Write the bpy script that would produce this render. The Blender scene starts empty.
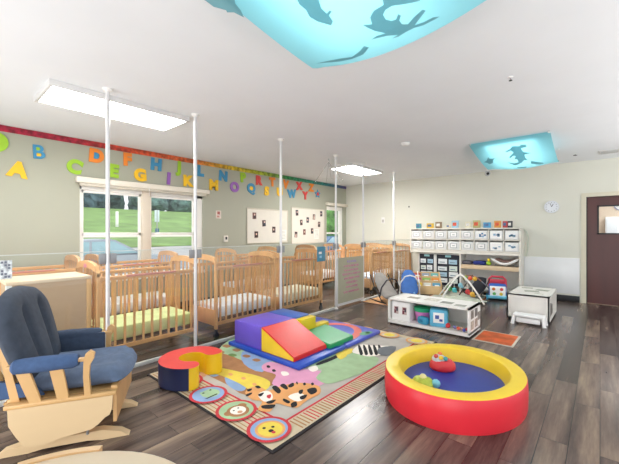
import bpy, bmesh, math, random
from mathutils import Vector, Matrix
random.seed(7)
PI = math.pi
sc = bpy.context.scene
col = sc.collection
# ------------------------------------------------------------ camera, world, sun, exposure
FPX = 336.0; YAW = math.atan(290.5/336); CAMH = 1.375
cd = bpy.data.cameras.new('camera'); cam = bpy.data.objects.new('camera', cd); col.objects.link(cam)
cam.location = (0, 0, CAMH); cam.rotation_euler = (PI/2, 0, YAW)
cd.sensor_width = 36; cd.lens = 36*FPX/619; cd.clip_start = .05; cd.clip_end = 300
sc.camera = cam
w = bpy.data.worlds.new('world'); sc.world = w; w.use_nodes = True
wn = w.node_tree; bg = wn.nodes['Background']
sky = wn.nodes.new('ShaderNodeTexGradient'); wt = wn.nodes.new('ShaderNodeTexCoord')
wm = wn.nodes.new('ShaderNodeMapping'); wm.inputs['Rotation'].default_value = (0, PI/2, 0)
wr = wn.nodes.new('ShaderNodeValToRGB')
wr.color_ramp.elements[0].position = 0; wr.color_ramp.elements[0].color = (.93, .95, 1, 1)
wr.color_ramp.elements[1].position = 1; wr.color_ramp.elements[1].color = (1, .97, .93, 1)
wn.links.new(wt.outputs['Generated'], wm.inputs['Vector']); wn.links.new(wm.outputs[0], sky.inputs[0])
wn.links.new(sky.outputs['Fac'], wr.inputs[0]); wn.links.new(wr.outputs[0], bg.inputs['Color'])
bg.inputs['Strength'].default_value = 1.15
sl = bpy.data.lights.new('sun', 'SUN'); sl.energy = 1.2; sl.angle = .02; sl.color = (1, .96, .9)
so = bpy.data.objects.new('sun', sl); col.objects.link(so); so.rotation_euler = (0, math.radians(28), math.radians(20))
PANEL_EMIT = 18.0
def soft_light(name, loc, size, power, down=False, c=(1, .985, .965), rot=None):
    l = bpy.data.lights.new(name, 'AREA'); l.shape = 'RECTANGLE'; l.size, l.size_y = size; l.energy = power; l.color = c
    o = bpy.data.objects.new(name, l); col.objects.link(o); o.location = loc; o.rotation_euler = rot or (0 if down else PI, 0, 0)
soft_light('added_bounce_fill', (.9, -1.2, .6), (2.5, 2.0), 48, rot=(PI-.75, 0, 0))  # this group: unseen fill lamps added outside the view to brighten the ceiling
soft_light('added_bounce_fill', (-3.2, -1.3, .5), (3.5, 1.6), 60, rot=(PI-.75, 0, 0))
soft_light('added_bounce_fill', (2.0, 4.5, .6), (2.0, 6.0), 105, rot=(0, PI+.25, 0))
sc.view_settings.view_transform = 'Standard'; sc.view_settings.look = 'None'
sc.view_settings.gamma = 1; sc.view_settings.use_curve_mapping = False
sc.view_settings.exposure = 0.45

# ------------------------------------------------------------ helpers
def lin(h):
    h = h.lstrip('#'); r = []
    for i in (0, 2, 4):
        c = int(h[i:i+2], 16)/255
        r.append(c/12.92 if c <= .04045 else ((c+.055)/1.055)**2.4)
    return (*r, 1)
MATS = {}
def M(hexc, rough=.5, var=.06, scale=8, bump=0, metal=0, stretch=None, spec=.5, key=None):
    k = key or (hexc, rough, var, scale, bump, metal, stretch, spec)
    if k in MATS: return MATS[k]
    m = bpy.data.materials.new('mat_'+str(hexc).strip('#')); m.use_nodes = True
    t = m.node_tree; b = t.nodes['Principled BSDF']
    b.inputs['Roughness'].default_value = rough; b.inputs['Metallic'].default_value = metal
    b.inputs['Specular IOR Level'].default_value = spec
    c = lin(hexc)
    tc = t.nodes.new('ShaderNodeTexCoord'); mp = t.nodes.new('ShaderNodeMapping')
    if stretch: mp.inputs['Scale'].default_value = stretch
    n = t.nodes.new('ShaderNodeTexNoise'); n.inputs['Scale'].default_value = scale; n.inputs['Detail'].default_value = 3
    r = t.nodes.new('ShaderNodeValToRGB')
    r.color_ramp.elements[0].position = .3; r.color_ramp.elements[1].position = .7
    r.color_ramp.elements[0].color = (*[x*(1-var) for x in c[:3]], 1)
    r.color_ramp.elements[1].color = (*[min(1, x*(1+var)) for x in c[:3]], 1)
    L = t.links.new
    L(tc.outputs['Object'], mp.inputs['Vector']); L(mp.outputs[0], n.inputs['Vector']); L(n.outputs['Fac'], r.inputs[0]); L(r.outputs[0], b.inputs['Base Color'])
    if bump:
        bp = t.nodes.new('ShaderNodeBump'); bp.inputs['Strength'].default_value = bump; bp.inputs['Distance'].default_value = .01
        L(n.outputs['Fac'], bp.inputs['Height']); L(bp.outputs[0], b.inputs['Normal'])
    MATS[k] = m; return m
def emit(name, c, s):
    m = bpy.data.materials.new(name); m.use_nodes = True; b = m.node_tree.nodes['Principled BSDF']
    b.inputs['Base Color'].default_value = c; b.inputs['Emission Color'].default_value = c; b.inputs['Emission Strength'].default_value = s
    return m
def glass_mat(name, tint, fac=.12, rough=.02):
    m = bpy.data.materials.new(name); m.use_nodes = True; t = m.node_tree; t.nodes.clear(); L = t.links.new
    o = t.nodes.new('ShaderNodeOutputMaterial'); a = t.nodes.new('ShaderNodeBsdfTransparent'); a.inputs[0].default_value = tint
    g = t.nodes.new('ShaderNodeBsdfGlossy'); g.inputs['Roughness'].default_value = rough
    fr = t.nodes.new('ShaderNodeLayerWeight'); fr.inputs[0].default_value = .12
    mt = t.nodes.new('ShaderNodeMath'); mt.operation = 'MULTIPLY_ADD'; mt.inputs[1].default_value = .3; mt.inputs[2].default_value = .02; mt.use_clamp = True; L(fr.outputs['Facing'], mt.inputs[0])
    mx = t.nodes.new('ShaderNodeMixShader'); L(mt.outputs[0], mx.inputs[0]); L(a.outputs[0], mx.inputs[1]); L(g.outputs[0], mx.inputs[2])
    L(mx.outputs[0], o.inputs[0]); return m
def cloth_light(name, hexc, w):
    m = bpy.data.materials.new(name); m.use_nodes = True; t = m.node_tree; t.nodes.clear(); L = t.links.new
    o = t.nodes.new('ShaderNodeOutputMaterial'); d = t.nodes.new('ShaderNodeBsdfDiffuse'); r = t.nodes.new('ShaderNodeBsdfTranslucent')
    n = t.nodes.new('ShaderNodeTexNoise'); n.inputs['Scale'].default_value = 3
    cr = t.nodes.new('ShaderNodeValToRGB'); c = lin(hexc)
    cr.color_ramp.elements[0].color = (*[x*.92 for x in c[:3]], 1); cr.color_ramp.elements[1].color = c
    L(n.outputs[0], cr.inputs[0]); L(cr.outputs[0], d.inputs[0]); L(cr.outputs[0], r.inputs[0])
    mx = t.nodes.new('ShaderNodeMixShader'); mx.inputs[0].default_value = w
    L(d.outputs[0], mx.inputs[1]); L(r.outputs[0], mx.inputs[2]); L(mx.outputs[0], o.inputs[0]); return m

class B:
    """collects shapes; build() links them as one mesh object"""
    def __init__(s): s.bm = bmesh.new()
    def _fin(s, verts, mi):
        fs = set(f for v in verts for f in v.link_faces)
        for f in fs: f.material_index = mi
    def box(s, c, d, mi=0, bev=0, rot=None, seg=2):
        r = bmesh.ops.create_cube(s.bm, size=1); vs = r['verts']
        for v in vs: v.co = Vector((v.co.x*d[0], v.co.y*d[1], v.co.z*d[2]))
        if bev:
            es = list(set(e for v in vs for e in v.link_edges))
            q = bmesh.ops.bevel(s.bm, geom=es, offset=min(bev, min(d)*.49), segments=seg, affect='EDGES', profile=.5)
            vs = list(set(q['verts']) | set(v for f in q['faces'] for v in f.verts))
            seen = set(vs); st = list(vs)
            while st:
                v = st.pop()
                for e in v.link_edges:
                    o = e.other_vert(v)
                    if o not in seen: seen.add(o); st.append(o)
            vs = list(seen)
        R = Matrix.Identity(3)
        if rot is not None:
            R = Matrix.Rotation(rot, 3, 'Z') if isinstance(rot, (int, float)) else rot
        for v in vs: v.co = R @ v.co + Vector(c)
        s._fin(vs, mi); return s
    def b2(s, x0, x1, y0, y1, z0, z1, mi=0, bev=0):
        return s.box(((x0+x1)/2, (y0+y1)/2, (z0+z1)/2), (abs(x1-x0), abs(y1-y0), abs(z1-z0)), mi, bev)
    def cyl(s, p0, p1, r0, r1=None, n=12, mi=0):
        p0 = Vector(p0); p1 = Vector(p1); r1 = r0 if r1 is None else r1
        return s.tube([p0, p1], [r0, r1], n, mi)
    def tube(s, pts, r, n=8, mi=0, flat=1.0):
        pts = [Vector(p) for p in pts]; rs = r if isinstance(r, (list, tuple)) else [r]*len(pts)
        rings = []; up = None; allv = []
        for i, p in enumerate(pts):
            t = (pts[min(i+1, len(pts)-1)]-pts[max(i-1, 0)]).normalized()
            if up is None:
                up = Vector((0, 0, 1)) if abs(t.z) < .9 else Vector((1, 0, 0))
            x = t.cross(up).normalized(); y = x.cross(t).normalized(); up = y
            ring = [s.bm.verts.new(p + (x*math.cos(2*PI*k/n) + y*math.sin(2*PI*k/n)*flat)*rs[i]) for k in range(n)]
            rings.append(ring); allv += ring
        for a, b in zip(rings, rings[1:]):
            for k in range(n): s.bm.faces.new((a[k], a[(k+1) % n], b[(k+1) % n], b[k]))
        s.bm.faces.new(rings[0][::-1]); s.bm.faces.new(rings[-1])
        s._fin(allv, mi); return s
    def lathe(s, prof, c=(0, 0, 0), n=24, mi=0, sx=1, sy=1, arc=None, mis=None):
        rings = []
        for (r, z) in prof:
            if r < 1e-6: rings.append([s.bm.verts.new((c[0], c[1], c[2]+z))])
            else: rings.append([s.bm.verts.new((c[0]+r*sx*math.cos(2*PI*k/n), c[1]+r*sy*math.sin(2*PI*k/n), c[2]+z)) for k in range(n)])
        for i, (a, b) in enumerate(zip(rings, rings[1:])):
            m = mis[i] if mis else mi
            for k in range(n):
                k2 = (k+1) % n
                if len(a) == 1 and len(b) == 1: continue
                if len(a) == 1: f = s.bm.faces.new((a[0], b[k], b[k2]))
                elif len(b) == 1: f = s.bm.faces.new((a[k], b[0], a[k2]))
                else: f = s.bm.faces.new((a[k], b[k], b[k2], a[k2]))
                f.material_index = m
        return s
    def ball(s, c, r, mi=0, n=10, sc=(1, 1, 1)):
        q = bmesh.ops.create_icosphere(s.bm, subdivisions=2, radius=r)
        for v in q['verts']: v.co = Vector((v.co.x*sc[0], v.co.y*sc[1], v.co.z*sc[2])) + Vector(c)
        s._fin(q['verts'], mi); return s
    def prism(s, pts, o, ax, ay, h, mi=0):
        """2D outline pts in plane (ax, ay) at origin o, extruded along ax x ay by h"""
        o = Vector(o); ax = Vector(ax); ay = Vector(ay); n = ax.cross(ay).normalized()*h
        a = [s.bm.verts.new(o+ax*p[0]+ay*p[1]) for p in pts]; b = [s.bm.verts.new(v.co+n) for v in a]
        fs = [s.bm.faces.new(a[::-1]), s.bm.faces.new(b)]
        k = len(a)
        for i in range(k): fs.append(s.bm.faces.new((a[i], a[(i+1) % k], b[(i+1) % k], b[i])))
        for f in fs: f.material_index = mi
        return s
    def poly(s, pts, mi=0):
        f = s.bm.faces.new([s.bm.verts.new(p) for p in pts]); f.material_index = mi; return s
    def build(s, name, mats, parent=None, smooth=35, recalc=True):
        if recalc: bmesh.ops.recalc_face_normals(s.bm, faces=s.bm.faces)
        big = [f for f in s.bm.faces if len(f.verts) > 4]
        if big: bmesh.ops.triangulate(s.bm, faces=big)
        me = bpy.data.meshes.new(name); s.bm.to_mesh(me); s.bm.free()
        if not isinstance(mats, (list, tuple)): mats = [mats]
        for m in mats: me.materials.append(m)
        if smooth:
            me.polygons.foreach_set('use_smooth', [True]*len(me.polygons))
            me.set_sharp_from_angle(angle=math.radians(smooth))
        ob = bpy.data.objects.new(name, me); col.objects.link(ob)
        if parent: ob.parent = parent
        return ob
def tag(o, label, cat, group=None, kind=None):
    o['label'] = label; o['category'] = cat
    if group: o['group'] = group
    if kind: o['kind'] = kind
    return o
def thing(name, label, cat, loc=(0, 0, 0), rz=0, group=None):
    o = bpy.data.objects.new(name, None); col.objects.link(o); o.location = loc; o.rotation_euler = (0, 0, rz)
    o.empty_display_size = .1
    return tag(o, label, cat, group)
def struct(o): o['kind'] = 'structure'; return o
def place(o, loc, rz=0): o.location = loc; o.rotation_euler = (0, 0, rz); return o
def copy_tree(o, parent=None):
    c = o.copy(); col.objects.link(c)
    if parent: c.parent = parent
    for ch in list(o.children): copy_tree(ch, c)
    return c
def onz(u, v, z=0.0):
    """point of the horizontal plane z seen at photo pixel (u, v)"""
    t = (u-309.5)/FPX; k = (z-CAMH)/((232-v)/FPX); s = math.sin(YAW); c = math.cos(YAW)
    return Vector(((-s+c*t)*k, (c+s*t)*k, z))
def onx(u, v, X):
    t = (u-309.5)/FPX; s = math.sin(YAW); c = math.cos(YAW); k = X/(-s+c*t)
    return ((c+s*t)*k, CAMH+(232-v)/FPX*k)

# palette
WOOD = M('#dcaa74', .42, .12, 6, stretch=(1, 1, .15)); WOODY = M('#d29f6a', .42, .1, 6, stretch=(.2, 1, 1))
WOODD = M('#d6a578', .42, .12, 6, stretch=(1, 1, .15))
MAPLE = M('#e3c79c', .45, .06, 5, stretch=(.3, .3, 1)); OAK = M('#d4a873', .45, .1, 6, stretch=(1, 1, .2))
WHITE = M('#eeedea', .4, .02); OFFW = M('#e6e2d8', .5, .03); CREAM = M('#e4dccb', .6, .02)
GREYM = M('#a9abad', .35, .03, metal=.6); BLACK = M('#17181b', .5, .1); DARK = M('#2a2a2e', .6, .1)
POLE = M('#dcdcdc', .3, .02, metal=.25)
RED = M('#d8242b', .38, .04); YEL = M('#f0cf2a', .38, .04); BLU = M('#2350b8', .38, .05); PUR = M('#6a55c8', .38, .05)
GRN = M('#1f9a5a', .38, .05); NAVY = M('#16244f', .4, .08); TEAL = M('#3fb8c0', .4, .05)
PINK = M('#e58fc0', .5, .05); ORA = M('#f08a2c', .5, .05); LGRN = M('#a5cf3a', .5, .05); SKYB = M('#4a9fc4', .5, .05)
VIO = M('#8f5bb0', .5, .05); WH2 = M('#f7f7f5', .5, .01)
LBL = M('#8fc6e8', .5, .04)
GLASS = glass_mat('acrylic', (.965, .98, .975, 1)); WGLASS = glass_mat('window_glass', (.97, .985, .985, 1))

# ------------------------------------------------------------ structure
XW, YB, HC = -5.8, 8.4, 2.75
# floor: vinyl planks running along the window wall
fm = bpy.data.materials.new('plank_floor'); fm.use_nodes = True; t = fm.node_tree; b = t.nodes['Principled BSDF']; L = t.links.new
tc = t.nodes.new('ShaderNodeTexCoord'); mp = t.nodes.new('ShaderNodeMapping'); mp.inputs['Rotation'].default_value = (0, 0, PI/2)
br = t.nodes.new('ShaderNodeTexBrick'); br.inputs['Scale'].default_value = 1
br.inputs['Brick Width'].default_value = 1.15; br.inputs['Row Height'].default_value = .155; br.inputs['Mortar Size'].default_value = .0022
br.inputs['Color1'].default_value = (0, 0, 0, 1); br.inputs['Color2'].default_value = (1, 1, 1, 1); br.inputs['Mortar'].default_value = (.2, .2, .2, 1)
br.inputs['Bias'].default_value = 0; br.offset = .37
L(tc.outputs['Object'], mp.inputs[0]); L(mp.outputs[0], br.inputs['Vector'])
m2 = t.nodes.new('ShaderNodeMapping'); m2.inputs['Scale'].default_value = (1.0, .09, 1)
va = t.nodes.new('ShaderNodeVectorMath'); va.operation = 'ADD'
vs_ = t.nodes.new('ShaderNodeVectorMath'); vs_.operation = 'SCALE'; vs_.inputs['Scale'].default_value = 7
L(br.outputs['Color'], vs_.inputs[0]); L(tc.outputs['Object'], m2.inputs[0]); L(m2.outputs[0], va.inputs[0]); L(vs_.outputs[0], va.inputs[1])
n1 = t.nodes.new('ShaderNodeTexNoise'); n1.inputs['Scale'].default_value = 9; n1.inputs['Detail'].default_value = 6; n1.inputs['Roughness'].default_value = .65
L(va.outputs[0], n1.inputs['Vector'])
mx0 = t.nodes.new('ShaderNodeMath'); mx0.operation = 'MULTIPLY_ADD'; mx0.inputs[1].default_value = .30; L(br.outputs['Color'], mx0.inputs[0])
sb = t.nodes.new('ShaderNodeMath'); sb.operation = 'MULTIPLY_ADD'; sb.inputs[1].default_value = 1.0; sb.inputs[2].default_value = -.15; L(n1.outputs['Fac'], sb.inputs[0]); L(sb.outputs[0], mx0.inputs[2])
cr = t.nodes.new('ShaderNodeValToRGB'); e = cr.color_ramp.elements
e[0].position = .22; e[0].color = lin('#2b2321'); e[1].position = .8; e[1].color = lin('#97836f')
q = e.new(.42); q.color = lin('#483c38'); q = e.new(.6); q.color = lin('#6c5c53')
L(mx0.outputs[0], cr.inputs[0])
mm = t.nodes.new('ShaderNodeMix'); mm.data_type = 'RGBA'; mm.inputs['B'].default_value = lin('#2c2523')
L(br.outputs['Fac'], mm.inputs['Factor']); L(cr.outputs[0], mm.inputs['A']); L(mm.outputs['Result'], b.inputs['Base Color'])
b.inputs['Roughness'].default_value = .25; b.inputs['Specular IOR Level'].default_value = .45
bp = t.nodes.new('ShaderNodeBump'); bp.inputs['Strength'].default_value = .25; bp.inputs['Distance'].default_value = .004
L(n1.outputs['Fac'], bp.inputs['Height']); L(bp.outputs[0], b.inputs['Normal'])
struct(B().b2(XW-.2, 3.2, -2.5, YB, -.1, 0).build('floor', fm, smooth=0))
CEILM = M('#e7eaed', .9, .015, 2)
struct(B().b2(XW-.2, 3.6, -2.8, YB+.2, HC, HC+.12).build('ceiling', CEILM, smooth=0))
# window wall (sage) with two window openings
SAGE = M('#abac9b', .75, .02, 1.2)
W1 = (1.53, 3.56, .62, 2.07); W2 = (7.44, 8.22, .62, 2.10)
bw = B()
for (y0, y1) in ((-2.8, W1[0]), (W1[1], W2[0]), (W2[1], YB+.2)): bw.b2(XW-.2, XW, y0, y1, 0, HC)
for W in (W1, W2): bw.b2(XW-.2, XW, W[0], W[1], 0, W[2]); bw.b2(XW-.2, XW, W[0], W[1], W[3], HC)
struct(bw.build('wall_left', SAGE, smooth=0))
# back wall with door opening
BACKM = M('#dfdfd2', .75, .02, 1)
DX0, DX1, DZ = -.2, .76, 2.05
bw = B(); bw.b2(XW, DX0, YB, YB+.15, 0, HC); bw.b2(DX1, 3.2, YB, YB+.15, 0, HC); bw.b2(DX0, DX1, YB, YB+.15, DZ, HC)
struct(bw.build('wall_back', BACKM, smooth=0))
# white lower wall panel and dark baseboard on the back wall
struct(B().b2(-1.22, -.3, YB-.012, YB, .15, .86, 0, .004).build('trim_1', M('#e8eaea', .25, .01)))
bb = B(); bb.b2(-1.22, -.3, YB-.015, YB, 0, .12, 0, .003); struct(bb.build('baseboard_back', BLACK))
bb = B(); bb.b2(XW, XW+.015, -2.5, YB, 0, .1, 0, .003); struct(bb.build('baseboard_left', M('#55534e', .5)))
# coloured border strip along the ceiling
bm_ = bpy.data.materials.new('rainbow_border'); bm_.use_nodes = True; t = bm_.node_tree; b = t.nodes['Principled BSDF']; L = t.links.new
tc = t.nodes.new('ShaderNodeTexCoord'); sx = t.nodes.new('ShaderNodeSeparateXYZ'); L(tc.outputs['Object'], sx.inputs[0])
mr = t.nodes.new('ShaderNodeMapRange'); mr.inputs['From Min'].default_value = 0; mr.inputs['From Max'].default_value = 8.4; L(sx.outputs['Y'], mr.inputs['Value'])
cr = t.nodes.new('ShaderNodeValToRGB'); e = cr.color_ramp.elements
e[0].position = 0; e[0].color = lin('#9c1838'); e[1].position = 1; e[1].color = lin('#5b4a8c')
for p, h in ((.17, '#a81f38'), (.27, '#cc4a28'), (.4, '#c8622a'), (.5, '#cfae28'), (.6, '#9eae2a'), (.7, '#2c8a48'), (.85, '#1d8a80')):
    q = e.new(p); q.color = lin(h)
L(mr.outputs[0], cr.inputs[0])
nz = t.nodes.new('ShaderNodeTexNoise'); nz.inputs['Scale'].default_value = 14; nz.inputs['Detail'].default_value = 4; L(tc.outputs['Object'], nz.inputs['Vector'])
c2 = t.nodes.new('ShaderNodeValToRGB'); c2.color_ramp.elements[0].position = .35; c2.color_ramp.elements[0].color = (.35, .35, .35, 1); c2.color_ramp.elements[1].position = .7; c2.color_ramp.elements[1].color = (1.6, 1.6, 1.6, 1)
L(nz.outputs[0], c2.inputs[0])
mx = t.nodes.new('ShaderNodeMix'); mx.data_type = 'RGBA'; mx.blend_type = 'MULTIPLY'; mx.inputs['Factor'].default_value = .8
L(cr.outputs[0], mx.inputs['A']); L(c2.outputs[0], mx.inputs['B']); L(mx.outputs['Result'], b.inputs['Base Color'])
bo = B(); bo.b2(XW, XW+.006, -2.5, YB, HC-.085, HC-.004)
tag(bo.build('border_strip', bm_, smooth=0), 'rainbow patterned paper border running along the ceiling above the letters', 'wall border')

# windows
def window(name, W, mull=None, two=True):
    y0, y1, z0, z1 = W; fr = B(); f = .05
    fr.b2(XW-.14, XW-.02, y0, y0+f*.6, z0, z1, 0, .004); fr.b2(XW-.14, XW-.02, y1-(.14 if mull else f), y1, z0, z1, 0, .004)
    fr.b2(XW-.14, XW-.02, y0, y1, z1-.06, z1, 0, .004); fr.b2(XW-.14, XW+.03, y0-.02, y1+.02, z0-.03, z0+.03, 0, .004)
    root = struct(fr.build(name, M('#f2f0ea', .4, .01)))
    spans = [(y0+.03, mull[0]), (mull[1], y1-.14)] if mull else [(y0+.03, y1-f)]
    if mull:
        B().b2(XW-.15, XW+.005, mull[0], mull[1], z0, z1, 0, .004).build('mullion', M('#d9cdbb', .5, .02), root)
    for (a, c) in spans:
        s_ = B(); zm = 1.345
        for (p0, p1, r0, r1) in ((a, a+.035, z0+.03, z1-.06), (c-.035, c, z0+.03, z1-.06), (a, c, zm-.028, zm+.022), (a, c, z1-.1, z1-.06), (a, c, z0+.03, z0+.07)):
            s_.b2(XW-.11, XW-.06, p0, p1, r0, r1, 0, .003)
        s_.build('sash', M('#f2f0ea', .4, .01), root)
        B().b2(XW-.09, XW-.086, a+.02, c-.02, z0+.05, z1-.08).build('pane', WGLASS, root, smooth=0)
    return root
wd = window('window_1', W1, (2.43, 2.57)); window('window_2', W2)
r_ = thing('window_blind', 'cream rolled up blind headrail over the large window', 'blind', (XW, 0, 0))
B().b2(.003, .09, 1.47, 3.66, 2.10, 2.185, 0, .012).build('headrail', M('#e6dfd0', .5, .02), r_)
B().b2(.02, .07, 1.52, 3.60, 2.055, 2.10, 0, .006).build('rolled_slats', M('#c9c2b2', .6, .03), r_)
B().cyl((.095, 2.5, 2.12), (.095, 2.5, 1.98), .004, mi=0).build('wand', WHITE, r_)
r_ = thing('window_blind', 'cream blind headrail over the narrow far corner window', 'blind', (XW, 0, 0))
B().b2(.003, .09, 7.38, 8.37, 2.12, 2.20, 0, .012).build('headrail', M('#e6dfd0', .5, .02), r_)

# door with frame and a glazed vision panel
fr = B(); F_ = .075
fr.b2(DX0-F_, DX0, YB-.02, YB+.16, 0, DZ); fr.b2(DX1, DX1+F_, YB-.02, YB+.16, 0, DZ); fr.b2(DX0-F_, DX1+F_, YB-.02, YB+.16, DZ, DZ+F_)
struct(fr.build('trim_2', M('#d8d3bd', .5, .02)))
DW = M('#4f2521', .35, .18, 5, stretch=(1, 1, .12))
dd = B(); x0, x1 = DX0+.015, DX1-.01; wx0, wx1, wz0, wz1 = -.04, .62, 1.33, 1.88
dy0, dy1 = YB+.03, YB+.075
dd.b2(x0, wx0, dy0, dy1, .01, DZ-.005); dd.b2(wx1, x1, dy0, dy1, .01, DZ-.005); dd.b2(wx0, wx1, dy0, dy1, .01, wz0); dd.b2(wx0, wx1, dy0, dy1, wz1, DZ-.005)
door = struct(dd.build('door_1', DW, smooth=0))
g = B(); k = .025
g.b2(wx0, wx0+k, dy0-.012, dy1, wz0, wz1); g.b2(wx1-k, wx1, dy0-.012, dy1, wz0, wz1); g.b2(wx0, wx1, dy0-.012, dy1, wz0, wz0+k); g.b2(wx0, wx1, dy0-.012, dy1, wz1-k, wz1)
g.build('glazing_frame', BLACK, door, smooth=0)
B().b2(wx0+k, wx1-k, dy0+.02, dy0+.025, wz0+k, wz1-k).build('pane', WGLASS, door, smooth=0)
h = B(); h.cyl((.66, dy0, 1.0), (.66, dy0-.05, 1.0), .012); h.cyl((.66, dy0-.05, 1.0), (.56, dy0-.05, 1.0), .01); h.build('door_handle', GREYM, door)
dj = B(); dj.b2(DX0-.001, DX0+.014, YB+.02, YB+.1, 0, DZ); struct(dj.build('trim_3', BLACK, smooth=0))
# the room beyond the door
l2 = soft_light('next_room_fill', (.6, 10.0, HC-.25), (1.2, 1.2), 38, True)  # unseen fill lamp, added to brighten what shows through the door window
nx = B(); nx.b2(-2, 3.2, 11.6, 11.7, 0, HC); nx.b2(-2.1, -2, YB+.15, 11.7, 0, HC); struct(nx.build('wall_beyond', M('#e6d9c6', .8, .02), smooth=0))
struct(B().b2(-2, 3.2, YB+.15, 11.6, HC-.2, HC-.1).build('ceiling_beyond', M('#d8b8a8', .9, .03), smooth=0))
struct(B().b2(-2, 3.2, YB, 11.7, -.1, 0).build('floor_beyond', M('#a08770', .5, .06), smooth=0))
def clock(loc, r, label, rimc):
    c = thing('wall_clock', label, 'clock', loc)
    def disc(r0, y0, y1, m, nm):
        q = B(); q.cyl((0, y0, 0), (0, y1, 0), r0, n=32); return q.build(nm, m, c)
    disc(r, 0, -.035, rimc, 'case'); disc(r*.86, -.035, -.037, M('#e9edf2', .4, .01), 'dial')
    tk = B()
    for i in range(12):
        a = i*PI/6; p = (math.sin(a)*r*.72, -.039, math.cos(a)*r*.72); tk.box(p, (.008, .003, .014))
    tk.build('hour_marks', DARK, c, smooth=0)
    for a, l, wd_ in ((.5, .5, .009), (-.3, .68, .006)):
        q = B(); q.box((math.sin(a)*r*l/2, -.041, math.cos(a)*r*l/2), (wd_, .002, r*l), rot=Matrix.Rotation(a, 3, 'Y')); q.build('hand', DARK, c, smooth=0)
    return c
clock((-.745, YB-.001, 1.885), .125, 'round white clock on the back wall left of the door', M('#dfe3e8', .35, .01))
clock((.42, 11.598, 2.07), .16, 'round clock with blue rim seen through the door window', M('#8b93b0', .35, .01))
q = thing('white_cupboard', 'pale cupboard in the room seen through the door window', 'cupboard', (.55, 11.35, 0))
B().b2(-.45, .45, -.2, .2, 0, 1.75, 0, .01).build('body', M('#dfe6ec', .4, .02), q)
B().b2(-.43, -.01, -.22, -.2, .05, 1.7, 0, .004).build('door', M('#cfd9e2', .4, .02), q)
B().b2(.01, .43, -.22, -.2, .05, 1.7, 0, .004).build('door', M('#cfd9e2', .4, .02), q)

# ------------------------------------------------------------ ceiling lights
LIT = emit('light_diffuser', (1, .985, .96, 1), PANEL_EMIT)
LITB = emit('light_diffuser_covered', (1, 1, 1, 1), 1.9)
LITF = emit('light_diffuser_far', (1, .985, .96, 1), 34)
def troffer(cx, cy, sx, sy, label, em=None):
    r = thing('ceiling_light', label, 'ceiling light', (cx, cy, HC), 0, 'ceiling panel lights')
    f = B(); k = .03
    for a in ((-sx/2-k, -sx/2, -sy/2-k, sy/2+k), (sx/2, sx/2+k, -sy/2-k, sy/2+k), (-sx/2, sx/2, -sy/2-k, -sy/2), (-sx/2, sx/2, sy/2, sy/2+k)):
        f.b2(a[0], a[1], a[2], a[3], -.055, 0, 0, .004)
    f.build('frame', M('#d9d8d6', .5, .01), r)
    B().b2(-sx/2, sx/2, -sy/2, sy/2, -.04, -.03).build('diffuser', em or LIT, r, smooth=0)
troffer(-4.03, 1.43, .56, 1.3, 'white glowing panel light in the ceiling near the first pole')
troffer(-4.0, 6.2, .56, 1.15, 'white glowing panel light in the ceiling above the far cribs', LITF)
COV = cloth_light('sea_cover', '#9fdfe8', .6); COVD = cloth_light('sea_print', '#86b4bc', .5)
def sea_cover(cx, cy, sx, sy, sag, label, prints, grp='printed ceiling light covers'):
    r = thing('ceiling_light_cover', label, 'light cover', (cx, cy, HC), 0, grp)
    def zf(x, y):
        a = min(1, abs(2*x/sx)); c = min(1, max(0, y/sy+.5))
        return -.014 - sag*(1-(1-c)**1.5)*(1+.06*math.cos(3*a)) + (.05*max(0, (c-.94)/.06)*a**3)
    g = B(); N = 28
    V = [[g.bm.verts.new((sx*(i/N-.5), sy*(j/N-.5), zf(sx*(i/N-.5), sy*(j/N-.5)))) for j in range(N+1)] for i in range(N+1)]
    for i in range(N):
        for j in range(N): g.bm.faces.new((V[i][j], V[i+1][j], V[i+1][j+1], V[i][j+1]))
    cl = g.build('cover_cloth', COV, r, smooth=80)
    for nm, pts in prints:
        g = B(); P = []
        for (u, v) in pts:
            z = HC-sag*.7
            for _ in range(25): p = onz(u, v, z); z = .5*z+.5*(HC+zf(p.x-cx, p.y-cy)-.004)
            P.append(onz(u, v, z))
        f = g.bm.faces.new([g.bm.verts.new((p.x-cx, p.y-cy, 0)) for p in P])
        f.normal_update(); bmesh.ops.triangulate(g.bm, faces=[f])
        bmesh.ops.subdivide_edges(g.bm, edges=g.bm.edges[:], cuts=2)
        for v in g.bm.verts: v.co.z = zf(v.co.x, v.co.y)-.004
        g.build(nm, COVD, cl, smooth=0)
    k = B(); k.b2(-.32, .32, -.5, .6, -.012, -.002); k.build('lamp_panel', LITB, r, smooth=0)
    c_ = B()
    for (a, b_) in ((-1, -1), (1, -1), (-1, 1), (1, 1)): c_.box((a*sx/2*.97, b_*sy/2*.97, -.012), (.03, .03, .02), bev=.004)
    c_.build('corner_clip', WHITE, r)
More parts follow.
